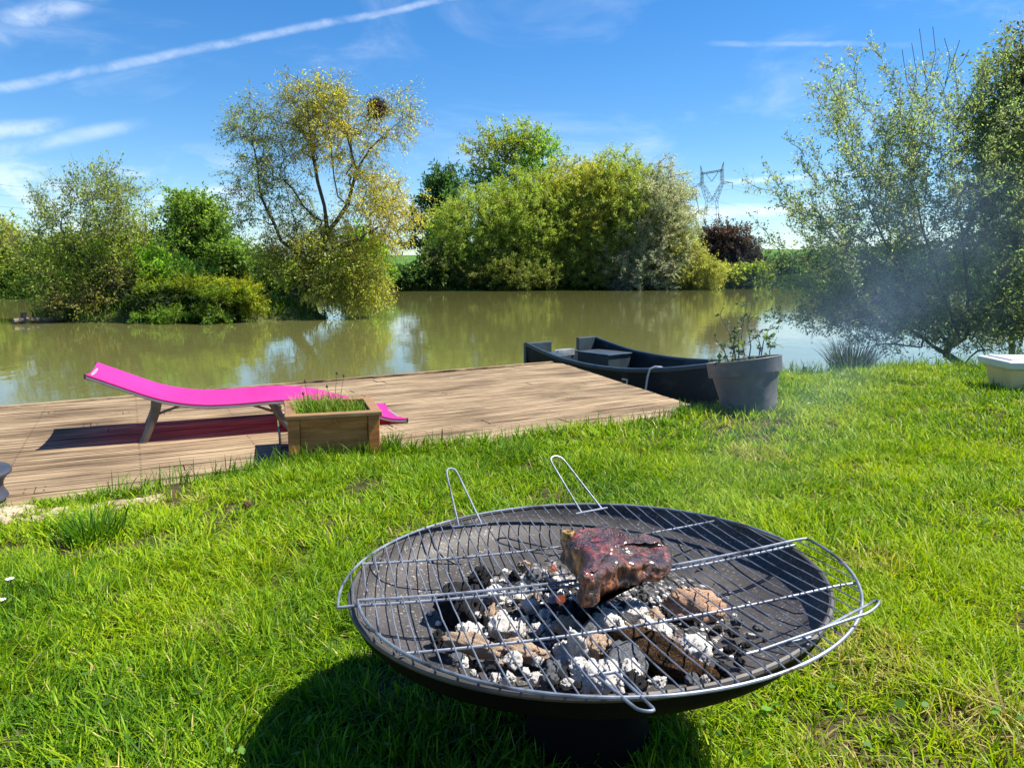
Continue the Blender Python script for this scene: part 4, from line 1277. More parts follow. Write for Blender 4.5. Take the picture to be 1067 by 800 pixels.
# grasses in it
gp = empty("planter_grass", pa + pdir * (PW / 2) + Vector((-pdir.y, pdir.x, 0)) * (PW / 2) + Vector((0, 0, PH - .04)), pang)
tag(gp, "green and straw tufts with seed heads growing in the wooden planter", "grass plant")
n = 750
x = (rng.random(n) * 2 - 1) * (PW / 2 - .05); y = (rng.random(n) * 2 - 1) * (PW / 2 - .05)
hh = 0.065 + 0.095 * rng.random(n) * (1 - 0.8 * sst(-.02, .16, x))
V, F, T = blades(np.stack([x, y, np.zeros(n)], 1), hh, np.full(n, .0048), rng.random(n) * 6.283, .15 + .6 * rng.random(n), np.array([0.12, 0.22, 0.02]) * (.5 + .9 * rng.random((n, 1))))
np_mesh("blade_tuft", V, F, M_GRASS, tint=T, parent=gp)
n = 90
x = rng.normal(-.04, .09, n); y = rng.normal(0, .09, n)
V, F, T = blades(np.stack([x, y, np.zeros(n)], 1), .10 + .12 * rng.random(n), np.full(n, .0026), rng.random(n) * 6.283, .2 + .7 * rng.random(n), np.array([0.42, 0.33, 0.13]) * (.5 + .8 * rng.random((n, 1))))
np_mesh("dry_blades", V, F, M_GRASS, tint=T, parent=gp)
M_SEED = surf("dark_seed_head", [(0.3, (0.05, 0.03, 0.02)), (0.7, (0.12, 0.075, 0.045))], 40, rough=.9)
for (x0, y0, h, lx) in ((-.12, .0, .20, -.015), (-.13, -.05, .14, -.02), (.02, .02, .235, .02), (.01, -.03, .17, -.03), (.05, .06, .215, .03)):
    st = MB().tube([(x0, y0, 0), (x0 + lx * .4, y0, h * .55), (x0 + lx, y0, h)], [.0016, .0014, .001], 5).build("seed_stalk", M_SEED, gp, smooth=True)
    MB().tube([(x0 + lx, y0, h - .008), (x0 + lx, y0, h - .004), (x0 + lx, y0, h + .006), (x0 + lx * 1.05, y0, h + .012)], [.002, .0065, .006, .001], 6).build("seed_head", M_SEED, st, smooth=True)


# ------------------------------------------------------------------ big grey pot with half-bare shrub
M_POT = surf("slate_plastic_pot", [(0.3, (0.060, 0.064, 0.074)), (0.55, (0.105, 0.107, 0.116)), (0.72, (0.19, 0.18, 0.165))], 7, rough=0.6, bump_s=0.15, bump_d=.004)
pc = at(786, 432.5, -0.01); pc.y += 0.10
pot = empty("plant_pot", pc)
pot.rotation_euler = (R(-6.5), R(-7.5), 0)
tag(pot, "big slate grey plastic pot leaning on the lawn beside the boat", "plant pot")
PHt, PRt, PRb = 0.395, 0.262, 0.185
MB().lathe([(PRb - .02, .0), (PRb, .004), (PRb + (PRt - .03 - PRb) * .5, PHt * .38), (PRt - .028, PHt - .105), (PRt - .026, PHt - .1)], 64, cap=(True, False)).build("pot_body", M_POT, pot, smooth=True)
MB().lathe([(PRt - .03, PHt - .112), (PRt - .004, PHt - .11), (PRt - .001, PHt - .10), (PRt + .002, PHt - .012), (PRt + .006, PHt - .004), (PRt + .002, PHt), (PRt - .016, PHt - .001), (PRt - .02, PHt - .01), (PRt - .022, PHt - .06)], 64, cap=(False, False)).build("pot_rim", M_POT, pot, smooth=True)
MB().lathe([(PRt - .03, PHt - .07), (PRt - .06, PHt - .058), (.02, PHt - .05)], 40, cap=(False, True)).build("soil", M_POTSOIL, pot, smooth=True)
sh = empty("potted_shrub", pc + Vector((-.03, 0, PHt - .06)))
tag(sh, "half bare leggy shrub with a few fresh leaves in the grey pot", "plant")
stems = [[(-.14, -.05, 0), (-.19, -.05, .12), (-.27, -.03, .22)], [(-.12, 0, 0), (-.10, .02, .16), (-.16, .05, .30), (-.21, .05, .38)], [(-.10, -.06, 0), (-.13, -.06, .18), (-.09, -.05, .27), (-.13, -.06, .40)],
         [(0, 0, 0), (.02, .02, .15), (.0, .05, .3), (.03, .06, .46)], [(.05, -.03, 0), (.08, -.02, .14), (.05, 0, .26)], [(.1, .05, 0), (.12, .05, .18), (.17, .06, .3)], [(.16, -.02, 0), (.15, 0, .12), (.19, -.03, .22)], [(.02, .1, 0), (-.02, .12, .2), (.02, .14, .5)], [(-.05, .05, 0), (-.06, .06, .2), (-.03, .05, .34)]]
lv, lt = [], []
for stp in stems:
    mb = MB(); q = [Vector(a) for a in stp]
    mb.tube(q, [.006 - .0045 * i / (len(q) - 1) for i in range(len(q))], 6)
    for i in range(len(q) - 1):
        for _ in range(3):
            t = RND.random(); a = q[i].lerp(q[i + 1], t); d = Vector((RND.gauss(0, 1), RND.gauss(0, 1), abs(RND.gauss(.4, .6)))).normalized() * RND.uniform(.04, .12)
            mb.tube([a, a + d * .6 + Vector((0, 0, .01)), a + d], [.0026, .002, .0012], 5)
            nl_ = RND.choice((0, 3, 6)) if stp[0][0] < -.09 else RND.choice((4, 7, 10))
            for _k in range(nl_):
                c0 = a + d * RND.uniform(.4, 1.05)
                ld = (d.normalized() + Vector((RND.gauss(0, .7), RND.gauss(0, .7), RND.gauss(0, .5)))).normalized()
                wv_ = ld.cross(Vector((RND.gauss(0, 1), RND.gauss(0, 1), RND.gauss(0, 1)))).normalized()
                l = RND.uniform(.018, .042)
                lv.append([c0, c0 + ld * l * .5 + wv_ * l * .28, c0 + ld * l, c0 + ld * l * .5 - wv_ * l * .28])
                lt.append(np.array([.10, .16, .04]) * RND.uniform(.6, 1.5))
    mb.build("stem", M_BARK_GREY, sh, smooth=True)
# a few bigger leaves at the left rim
for (x, y, z) in ((-.24, -.08, .03), (-.27, -.02, .05), (-.21, -.1, .08), (-.11, -.05, .15), (-.10, -.03, .17), (-.16, -.08, .02), (.1, -.1, .2), (.13, -.08, .22), (.12, -.12, .18)):
    for _k in range(5):
        c0 = Vector((x, y, z)) + Vector((RND.gauss(0, .012), RND.gauss(0, .012), RND.gauss(0, .012)))
        ld = Vector((RND.gauss(0, .7), RND.gauss(0, .7), RND.gauss(.2, .6))).normalized(); wv_ = ld.cross(Vector((RND.gauss(0, 1), RND.gauss(0, 1), RND.gauss(0, 1)))).normalized()
        l = RND.uniform(.04, .06)
        lv.append([c0, c0 + ld * l * .5 + wv_ * l * .36, c0 + ld * l, c0 + ld * l * .5 - wv_ * l * .36]); lt.append(np.array([.09, .17, .03]) * RND.uniform(.5, 1.4))
lv = np.array([[tuple(p) for p in q] for q in lv])
np_mesh("leaves", lv.reshape(-1, 3), [np.arange(len(lv) * 4).reshape(-1, 4)], M_LEAF, tint=np.repeat(np.array(lt), 4, 0), parent=sh)

# low dark stool at the left frame edge
st_c = at(1, 529, 0.0) + Vector((-.222, .03, 0.004))
M_SLATE = surf("slate_blue_plastic", [(0.3, (0.022, 0.027, 0.040)), (0.7, (0.038, 0.045, 0.062))], 8, rough=0.55, bump_s=.1)
stl = empty("low_stool", st_c)
tag(stl, "low dark slate stool with a waisted side, cut by the frame's left edge", "stool")
MB().lathe([(.15, .0), (.188, .004), (.200, .016), (.196, .028), (.186, .045), (.182, .065), (.186, .085), (.197, .105), (.208, .118)], 56).build("waisted_base", M_SLATE, stl, smooth=True)
MB().lathe([(.205, .119), (.218, .122), (.221, .132), (.214, .142), (.18, .148), (.1, .151), (.01, .152)], 56).build("seat", M_SLATE, stl, smooth=True)


# ------------------------------------------------------------------ beige tub
tb = at(1053, 410, 0.0)
tub = empty("plastic_tub", tb, R(-6))
tag(tub, "beige plastic tub with a pale rounded lid on the lawn under the trees", "tub")
M_BEIGE = surf("beige_plastic", [(0.28, (0.50, 0.36, 0.19)), (0.4, (0.74, 0.51, 0.25)), (0.7, (0.78, 0.56, 0.29))], 7, rough=0.45, bump_s=.08)
M_LID = surf("pale_lid_plastic", [(0.3, (0.55, 0.56, 0.56)), (0.7, (0.66, 0.67, 0.68))], 4, rough=0.4, bump_s=.08)
TWX, TWY, TH = .60, .42, .205
o = MB().box((TWX / 2 - .02, TWY / 2, TH / 2), (TWX, TWY, TH), 0, .88).build("tub_body", M_BEIGE, tub, bevel=.03, seg=4)
mb = MB(); mb.box((TWX / 2 - .02, TWY / 2, TH + .030), (TWX + .11, TWY + .10, .075), 0, .94)
mb.build("lid", M_LID, tub, bevel=.022, seg=4)
mb = MB(); mb.box((TWX / 2 - .02, TWY / 2, TH + .072), (TWX - .02, TWY - .04, .018)); mb.build("lid_panel", M_LID, tub, bevel=.008)


# ------------------------------------------------------------------ rowing boat
M_BOAT = surf("dark_navy_boat_plastic", [(0.28, (0.004, 0.008, 0.012)), (0.55, (0.009, 0.015, 0.021)), (0.74, (0.045, 0.055, 0.055))], 5, rough=0.5, bump_s=.12, bump_d=.004, spec=.16)
M_BOATRIM = surf("faded_navy_rim", [(0.3, (0.022, 0.036, 0.048)), (0.7, (0.042, 0.060, 0.072))], 6, rough=0.42, bump_s=.1)
sA = at(545, 363, 0.05); sB = at(753, 386, 0.07)
bax = (sB - sA); bax.z = 0; BL = bax.length - .04; bax.normalize()
boat = empty("rowing_boat", (sA.x, sA.y, WATER_Z), math.atan2(bax.y, bax.x))
tag(boat, "dark navy plastic rowing boat moored behind the deck's right corner", "boat")
BWd = 1.36     # width; local y from 0 (near) to BWd (far)


def bsec(t):
    """Half widths at station t (0 stern .. 1 bow): gunwale, floor, sheer height, floor height."""
    k = max(0.0, (t - 0.55) / 0.45)
    hw = BWd / 2 * (0.94 + 0.06 * math.sin(min(1, t / .5) * math.pi / 2)) * (1 - 0.60 * k ** 2.2)
    fl = hw * (0.78 - 0.10 * k)
    sh_ = 0.475 + 0.03 * max(0, 1 - t / .2) - 0.140 * math.sin(math.pi * min(1, t * 1.05)) ** 0.9 + 0.03 * k ** 2
    return hw, fl, sh_, -0.10 + 0.16 * k ** 3


def boat_rows(inset, zfloor, tops):
    rows = []
    for i in range(41):
        t = i / 40
        hw, fl, sh_, fz = bsec(t)
        x = t * BL
        hw -= inset; fl -= inset
        fz += zfloor
        c = BWd / 2
        sec = []
        for (a, b) in ((1, 1), (.97, .8), (.93, .55), (.88, .32), (.80, .12), (.70, .02), (.45, 0), (0, 0)):
            w = fl + (hw - fl) * max(0, (a - .70) / .30) if a > .7 else fl * a / .7
            sec.append((w, fz + (sh_ + tops - fz) * b))
        rows.append([(x, c - w, z) for w, z in sec] + [(x, c + w, z) for w, z in sec[-2::-1]])
    return rows


ro = boat_rows(0, 0, 0); ri = boat_rows(.035, .05, 0)
mb = MB(); mb.grid(ro); mb.grid(ri)
nn = len(ro[0])
for rws in ((ro, ri),):
    for i in range(40):
        for e_ in (0, nn - 1):
            mb.add([ro[i][e_], ro[i + 1][e_], ri[i + 1][e_], ri[i][e_]], [(0, 1, 2, 3)])
mb.add(ro[-1], [tuple(range(nn))]); mb.add(ri[-1], [tuple(range(nn))])
mb.build("hull", M_BOAT, boat, smooth=True, angle=50)
# gunwale strip, near and far and round the bow
mb = MB()
pts = [(i / 40 * BL, BWd / 2 - bsec(i / 40)[0] + .005, bsec(i / 40)[2] + .004) for i in range(41)]
bowp = [(BL + .02 + .03 * math.sin(math.pi * k / 8), BWd / 2 - bsec(1)[0] * math.cos(math.pi * k / 8), bsec(1)[2] + .004) for k in range(1, 8)]
pts2 = [(p[0], BWd - p[1], p[2]) for p in pts][::-1]
mb.tube(pts + bowp + pts2, .026, 8)
mb.build("gunwale", M_BOATRIM, boat, smooth=True)
# stern: transom with lowered middle for a motor, and the two raised corners
hw, fl, sh_, fz = bsec(0)
c = BWd / 2
mb = MB()
def tr_prism(y0, y1, zt):
    mb.box((-.02, (y0 + y1) / 2, (zt + fz) / 2), (.05, y1 - y0, zt - fz))
tr_prism(c - hw, c - hw + .45, sh_ + .01); tr_prism(c - hw + .452, c + hw - .352, sh_ - .13); tr_prism(c + hw - .35, c + hw, sh_ + .03)
mb.build("transom", M_BOATRIM, boat, bevel=.012)
mb = MB(); mb.box((.20, c - hw + .25, .19), (.36, .40, .38)); mb.build("stern_locker", M_BOATRIM, boat, bevel=.02)
mb = MB(); mb.box((.40, c + hw - .27, .15), (.56, .42, .40)); mb.box((.40, c + hw - .27, .362), (.60, .45, .02)); mb.build("stern_seat", M_BOATRIM, boat, bevel=.02)
mb = MB(); mb.box((BL * .66, c, .25), (.30, 2 * bsec(.66)[0] - .12, .03)); mb.box((BL * .66, c, .11), (.22, 2 * bsec(.66)[1] - .16, .24)); mb.build("thwart", M_BOAT, boat, bevel=.012)
mb = MB(); mb.box((BL * .92, c, .36), (.34, 2 * bsec(.92)[0] - .10, .03)); mb.build("bow_deck", M_BOAT, boat, bevel=.01)
M_PLATE = surf("dull_silver_plate", [(0.3, (0.38, 0.40, 0.43)), (0.7, (0.58, 0.60, 0.62))], 9, rough=.4, metal=.6)
mb = MB(); mb.box((.012, c + .06, sh_ - .155), (.012, .30, .085)); mb.box((-.048, c + .06, sh_ - .155), (.008, .30, .085))
mb.build("motor_plate", M_PLATE, boat, bevel=.003)
M_MARK = surf("pale_mark_paint", [(0.3, (0.50, 0.47, 0.40)), (0.7, (0.66, 0.62, 0.54))], 12, rough=.6)
# small pale angle mark on the near hull side
tm = .585
hwm, flm, shm, fzm = bsec(tm)
ym = c - (flm + (hwm - flm) * .85) - .012
mb = MB(); mb.box((BL * tm, ym, shm * .62 + .03), (.085, .012, .02)); mb.box((BL * tm + .032, ym, shm * .62 - .03), (.022, .012, .10))
mb.build("hull_mark", M_MARK, boat, bevel=.003)
# rope from the near gunwale down to the deck
M_ROPE = surf("pale_rope", [(0.3, (0.40, 0.42, 0.44)), (0.7, (0.6, 0.62, 0.64))], 60, rough=.9, bump_s=.4)
Mw = Matrix.Translation(Vector((sA.x, sA.y, WATER_Z))) @ Matrix.Rotation(math.atan2(bax.y, bax.x), 4, 'Z')
tq = .70
g = lambda t, dy, dz: Mw @ Vector((BL * t, BWd / 2 - bsec(t)[0] + dy, bsec(t)[2] + dz))
mb = MB(); mb.tube([g(.745, .10, -.02), g(.735, .03, .03), g(.72, -.01, .04), g(.705, -.03, .02), g(.70, -.045, -.06), g(.695, -.05, -.2), g(.69, -.06, -.34), g(.69, -.16, -.40)], .011, 8)
tag(mb.build("mooring_rope", M_ROPE, smooth=True), "pale rope hanging over the boat's near side", "rope")


# ------------------------------------------------------------------ fire bowl
M_BOWLI = None
m, nt, out = new_mat("sooty_bowl_steel")
p = N(nt, "ShaderNodeBsdfPrincipled")
v = coords(nt)
f1 = noise_tex(nt, v, 7, 7, .6); f2 = noise_tex(nt, v, 160, 2, .6); f3 = noise_tex(nt, v, 3, 5, .6)
base = ramp(nt, f1, [(0.3, (0.020, 0.018, 0.018)), (0.55, (0.052, 0.047, 0.045)), (0.8, (0.105, 0.096, 0.088))])
spk = ramp(nt, f2, [(0.60, (0, 0, 0)), (0.70, (1, 1, 1))])
patch = ramp(nt, f3, [(0.38, (0, 0, 0)), (0.55, (1, 1, 1))])
mm_ = N(nt, "ShaderNodeMath"); mm_.operation = 'MULTIPLY'; nt.links.new(spk, mm_.inputs[0]); nt.links.new(patch, mm_.inputs[1])
mx = N(nt, "ShaderNodeMix"); mx.data_type = 'RGBA'; nt.links.new(mm_.outputs[0], mx.inputs[0]); nt.links.new(base, mx.inputs[6]); mx.inputs[7].default_value = (.27, .25, .23, 1)
nt.links.new(mx.outputs[2], p.inputs["Base Color"])
p.inputs["Roughness"].default_value = .62; p.inputs["Metallic"].default_value = .15
nt.links.new(bump(nt, f2, .25, .002), p.inputs["Normal"])
nt.links.new(p.outputs[0], out.inputs[0])
M_BOWLI = m
M_BOWLO = surf("black_outer_enamel", [(0.3, (0.0025, 0.0025, 0.003)), (0.7, (0.006, 0.0055, 0.0055))], 10, rough=.7, bump_s=.15, spec=.08)

BRr = 0.4233
tilt = Matrix.Rotation(math.atan(0.0367), 4, 'Y').inverted() @ Matrix.Rotation(math.atan(-0.0128), 4, 'X')
bowl = empty("fire_bowl", BOWL_C)
bowl.rotation_euler = tilt.to_euler()
tag(bowl, "wide round black steel fire bowl full of ash on the lawn", "fire bowl")
BP = [(BRr - .004, .0), (BRr - .010, -.019), (BRr - .024, -.037), (BRr - .052, -.054), (BRr - .098, -.068), (.23, -.080), (.12, -.087), (.012, -.089)]
MB().lathe(BP, 96, cap=(False, True)).build("inner_dish", M_BOWLI, bowl, smooth=True, angle=80)
BO = [(a + .0045, b - .004) for a, b in BP]
MB().lathe([(BRr + .003, -.002)] + BO, 96, cap=(False, True)).build("outer_shell", M_BOWLO, bowl, smooth=True, angle=80)
mb = MB(); mb.tube([(BRr * math.cos(a), BRr * math.sin(a), 0) for a in np.linspace(0, 2 * math.pi, 96, endpoint=False)], .0055, 8, closed=True)
M_RIM = surf("worn_rim_steel", [(0.3, (0.035, 0.031, 0.029)), (0.6, (0.075, 0.068, 0.061)), (0.75, (0.20, 0.175, 0.145))], 9, rough=.55, metal=.2, bump_s=.2, bump_d=.001)
mb.build("rim", M_RIM, bowl, smooth=True)
MB().lathe([(.150, -.081), (.120, -.11), (.110, -.20), (.118, -.34), (.112, -.345), (.104, -.20)], 64, cap=(False, False)).build("stand", M_BOWLO, bowl, smooth=True)


def dish_z(x, y):
    """Height of the inner dish surface at world x, y."""
    r = math.hypot(x - BOWL_C.x, y - BOWL_C.y)
    rs = [q[0] for q in BP][::-1]; zs_ = [q[1] for q in BP][::-1]
    return BOWL_C.z + float(np.interp(r, rs, zs_)) + 0.0367 * (x - BOWL_C.x) - .0128 * (y - BOWL_C.y)


# ash bed
M_ASH = surf("ash", [(0.36, (0.010, 0.009, 0.009)), (0.50, (0.045, 0.042, 0.040)), (0.60, (0.16, 0.15, 0.145)), (0.70, (0.58, 0.55, 0.52))], 55, rough=.95, bump_s=1, bump_d=.006, detail=8)
rows = []
for i in range(26):
    r = .006 + .285 * i / 25
    row = []
    for k in range(72):
        a = 2 * math.pi * k / 72
        x = BOWL_C.x + .01 + r * math.cos(a); y = BOWL_C.y + .01 + r * math.sin(a)
        h = .010 * max(0, 1 - (r / .26) ** 2) + .010 * noise.noise(Vector((x * 22, y * 22, 1))) + .006 * noise.noise(Vector((x * 60, y * 60, 4))) - .002
        row.append((x, y, dish_z(x, y) + h + (0.004 if i < 22 else -.012 * (i - 22) / 3)))
    rows.append(row)
mb = MB(); mb.grid(rows, closed=True); mb.F.append(tuple(range(72)))
tag(mb.build("ash", M_ASH, smooth=True, angle=180), "grey and black ash bed covering the bottom of the fire bowl", "ash", kind="stuff")

# burnt lumps
def coal_mat(name, stops, scale=24, rough=.95):
    m, nt, out = new_mat(name)
    p = N(nt, "ShaderNodeBsdfPrincipled")
    oi = N(nt, "ShaderNodeObjectInfo")
    v = coords(nt)
    ad = N(nt, "ShaderNodeVectorMath"); ad.operation = 'ADD'
    cmb = N(nt, "ShaderNodeCombineXYZ"); mu = N(nt, "ShaderNodeMath"); mu.operation = 'MULTIPLY'; mu.inputs[1].default_value = 37
    nt.links.new(oi.outputs["Random"], mu.inputs[0]); nt.links.new(mu.outputs[0], cmb.inputs[0])
    nt.links.new(v, ad.inputs[0]); nt.links.new(cmb.outputs[0], ad.inputs[1])
    f = noise_tex(nt, ad.outputs[0], scale, 8, .62, .3)
    nt.links.new(ramp(nt, f, stops), p.inputs["Base Color"])
    p.inputs["Roughness"].default_value = rough; p.inputs["Specular IOR Level"].default_value = .2
    nt.links.new(bump(nt, noise_tex(nt, ad.outputs[0], scale * 3, 6), .8, .004), p.inputs["Normal"])
    nt.links.new(p.outputs[0], out.inputs[0])
    return m


M_ASHLUMP = coal_mat("ash_coated_lump", [(0.32, (0.03, 0.028, 0.027)), (0.41, (0.34, 0.32, 0.30)), (0.50, (0.78, 0.75, 0.71))])
M_TANLUMP = coal_mat("tan_burnt_wood", [(0.34, (0.03, 0.018, 0.012)), (0.47, (0.36, 0.235, 0.15)), (0.60, (0.68, 0.55, 0.42))])
M_BLKLUMP = coal_mat("black_charcoal", [(0.35, (0.008, 0.008, 0.009)), (0.6, (0.022, 0.022, 0.024)), (0.8, (0.07, 0.07, 0.075))], rough=.7)
M_GRYLUMP = coal_mat("grey_charcoal", [(0.34, (0.03, 0.032, 0.038)), (0.52, (0.11, 0.12, 0.135)), (0.7, (0.38, 0.38, 0.38))])
M_BRNLUMP = coal_mat("brown_half_burnt_log", [(0.32, (0.010, 0.006, 0.004)), (0.52, (0.040, 0.020, 0.009)), (0.74, (0.24, 0.14, 0.06))], 18)


def lump_mesh(seed, elong=1.0, rough_=.28):
    bm = bmesh.new(); bmesh.ops.create_icosphere(bm, subdivisions=4, radius=1)
    off = Vector((seed * 3.1, seed * 1.7, seed * 5.3))
    for v in bm.verts:
        d = v.co.normalized()
        # faceted: clamp by random planes
        r = 1.0
        for k in range(9):
            rs = random.Random(seed * 100 + k)
            nrm = Vector((rs.gauss(0, 1), rs.gauss(0, 1), rs.gauss(0, 1))).normalized()
            h = rs.uniform(.55, .85)
            c_ = d.dot(nrm)
            if c_ > 1e-3: r = min(r, h / c_)
        r += rough_ * .40 * noise.noise(d * 2.2 + off) + rough_ * .30 * noise.noise(d * 5 + off) - rough_ * .30 * abs(noise.noise(d * 9 + off)) + rough_ * .14 * noise.noise(d * 20 + off)
        v.co = Vector((d.x * r * elong, d.y * r, d.z * r))
    me = bpy.data.meshes.new("charcoal_lump"); bm.to_mesh(me); bm.free()
    for p_ in me.polygons: p_.use_smooth = True
    return me


LUMPS = [lump_mesh(s, RND.choice((.8, 1.0, 1.25, 1.6)), .55) for s in range(1, 13)]
LOGS = [lump_mesh(20 + s, 2.6, .42) for s in range(3)]


def lump(u, v, size, mat, kind_mesh, lift, rot, label, group=None, name="charcoal_lump", squash=1.0, cat="charcoal"):
    zz = 0.38
    for _ in range(4):
        p_ = at(u, v, zz)
        q2 = p_.xy - BOWL_C.xy
        lim = .335 - size * (2.2 if kind_mesh in LOGS else 1.1)
        if q2.length > lim: p_.x, p_.y = BOWL_C.xy + q2 * (lim / q2.length)
        zz = dish_z(p_.x, p_.y) + lift * .62
    me = kind_mesh.copy(); me.materials.clear(); me.materials.append(mat)
    o = bpy.data.objects.new(name, me); COL.objects.link(o)
    o.location = (p_.x, p_.y, zz); o.scale = (size, size, size * squash); o.rotation_euler = rot
    tag(o, label, cat, group)
    return o


rr3 = lambda: (RND.uniform(-.6, .6), RND.uniform(-.6, .6), RND.uniform(0, 6.28))
# the pieces one can tell apart
lump(483, 628, .050, M_BLKLUMP, LUMPS[0], .055, (.2, .3, .5), "large jet black charcoal block left of the pale upright stick", squash=.95)
lump(500, 602, .026, M_BLKLUMP, LUMPS[1], .05, (.2, 0, 2.1), "small black charcoal chunk just behind the jet black block")
lump(516, 618, .020, M_ASHLUMP, LOGS[0], .065, (.1, .35, 1.75), "cracked pale stick of charcoal standing beside the jet black block", squash=.9)
lump(519, 652, .024, M_ASHLUMP, LUMPS[2], .055, (.4, .2, 1), "pale cracked lump at the foot of the upright stick")
lump(494, 672, .021, M_TANLUMP, LOGS[1], .050, (0, .1, -.25), "tan flaky burnt branch along the bowl's left front", squash=.9)
lump(456, 668, .020, M_BLKLUMP, LUMPS[3], .02, (.1, .1, .2), "round black charcoal end at the tan branch's left tip")
lump(543, 678, .022, M_TANLUMP, LOGS[2], .050, (0, -.1, -.55), "tan flaky burnt branch slanting to the white lumps", squash=.8)
lump(700, 695, .042, M_BRNLUMP, LOGS[1], .035, (.2, .1, -.55), "dark brown half burnt log at the bowl's right front", squash=.9)
lump(655, 690, .036, M_GRYLUMP, LOGS[0], .035, (.5, .1, 1.3), "grey fibrous log end beside the brown half burnt log")
lump(722, 680, .030, M_ASHLUMP, LUMPS[4], .05, (.2, .5, .8), "crumbling white lump on the brown half burnt log")
M_TANBALL = coal_mat("tan_bark_piece", [(0.3, (0.16, 0.085, 0.05)), (0.5, (0.42, 0.26, 0.17)), (0.7, (0.56, 0.40, 0.29))], 16)
lump(724, 632, .046, M_TANBALL, LUMPS[5], .035, (0, .1, -.3), "rounded tan piece lying right of the steak", squash=.7)
lump(640, 652, .036, M_ASHLUMP, LUMPS[6], .05, (.2, .1, .1), "broad white ashy lump below the steak's front edge", squash=.7)
lump(663, 640, .032, M_ASHLUMP, LUMPS[7], .055, (.1, .3, 1.9), "white ashy lump right below the steak's middle", squash=.75)
lump(595, 640, .030, M_BLKLUMP, LUMPS[2], .05, (.1, .3, .9), "black charcoal chunk under the steak's left end")
lump(611, 668, .036, M_GRYLUMP, LUMPS[3], .045, (.1, .2, .4), "blue grey charcoal chunk in the middle of the pile", squash=.8)
lump(602, 676, .020, M_ASHLUMP, LOGS[2], .060, (.2, 1.1, 1.2), "oval white lump standing in the middle of the pile")
lump(585, 678, .020, M_ASHLUMP, LUMPS[0], .050, rr3(), "small white knob left of the oval white lump")
lump(612, 704, .034, M_ASHLUMP, LUMPS[1], .045, (.3, .2, .6), "large angular white lump at the pile's front", squash=.8)
lump(625, 675, .026, M_TANLUMP, LUMPS[4], .055, (.4, .9, 1.3), "grey brown oval lump right of the oval white lump")
GL = "small ash coated lump among the burnt pieces in the fire bowl"
GG = "small ash coated lumps"
spots = [(535, 600), (545, 612), (556, 600), (566, 596), (530, 628), (552, 632), (566, 640), (578, 622), (560, 655), (540, 655), (575, 660), (590, 655), (626, 648), (650, 668), (600, 690), (575, 700), (590, 712), (560, 690), (520, 690), (500, 695), (480, 690), (470, 668), (548, 700), (628, 712), (640, 668), (685, 668), (745, 668), (752, 690), (765, 660), (738, 700), (778, 672), (715, 660), (700, 655), (680, 645), (580, 604), (606, 640), (470, 690), (530, 708), (570, 716), (660, 712), (500, 655), (540, 668), (630, 690), (600, 718), (725, 712), (790, 655), (520, 668), (512, 640), (488, 660), (528, 652), (548, 645), (585, 690), (600, 655), (618, 690), (640, 700), (645, 715), (572, 612), (588, 628), (620, 640), (508, 712), (490, 705), (552, 715), (672, 675), (690, 660), (655, 655), (540, 622), (525, 640), (760, 676), (772, 690), (748, 655), (735, 690), (782, 662), (768, 648), (755, 700), (742, 712), (800, 668), (690, 712), (560, 622), (548, 604), (600, 625), (615, 635), (582, 668), (595, 684), (628, 662), (636, 682), (604, 698), (556, 680), (534, 688), (512, 700), (522, 716), (586, 706), (570, 730), (644, 640), (672, 652), (660, 700), (498, 640), (508, 625), (545, 590), (480, 655), (700, 672), (712, 700)]
for k, (u, v) in enumerate(spots):
    right_side = u > 690
    s = RND.choice((.008, .011, .013, .016, .021)) * RND.uniform(.9, 1.15) * (.55 if right_side else 1)
    mat = RND.choice([M_ASHLUMP] * 7 + [M_TANLUMP, M_GRYLUMP, M_GRYLUMP, M_BLKLUMP, M_BLKLUMP]) if not right_side else RND.choice([M_GRYLUMP, M_BLKLUMP, M_ASHLUMP])
    lb, gr = (GL, GG) if mat is M_ASHLUMP else (("small tan burnt lump among the burnt pieces in the fire bowl", "small tan lumps") if mat is M_TANLUMP else ("small dark charcoal lump among the burnt pieces in the fire bowl", "small dark lumps"))
    lump(u, v, s, mat, RND.choice(LUMPS), .020 if right_side else RND.uniform(.03, .055), rr3(), lb, gr, squash=RND.uniform(.6, 1))


m, nt, out = new_mat("glowing_ember")
p = N(nt, "ShaderNodeBsdfPrincipled"); v = coords(nt)
f = noise_tex(nt, v, 90, 5)
nt.links.new(ramp(nt, f, [(0.35, (0.04, 0.02, 0.016)), (0.6, (0.34, 0.15, 0.09))]), p.inputs["Base Color"])
p.inputs["Roughness"].default_value = .9
p.inputs["Emission Color"].default_value = (1, .22, .05, 1); p.inputs["Emission Strength"].default_value = .12
nt.links.new(p.outputs[0], out.inputs[0])
lump(577, 592, .009, m, LUMPS[8], .045, (.2, .1, .4), "small orange glowing ember behind the steak's left end", cat="ember", name="ember")
lump(585, 624, .010, m, LUMPS[9], .055, (.2, .6, 1.4), "orange ember glowing beside the steak's front left corner", cat="ember", name="ember")
lump(711, 664, .008, m, LUMPS[10], .04, (.1, .2, .3), "reddish ember behind the white lump on the brown log", cat="ember", name="ember")

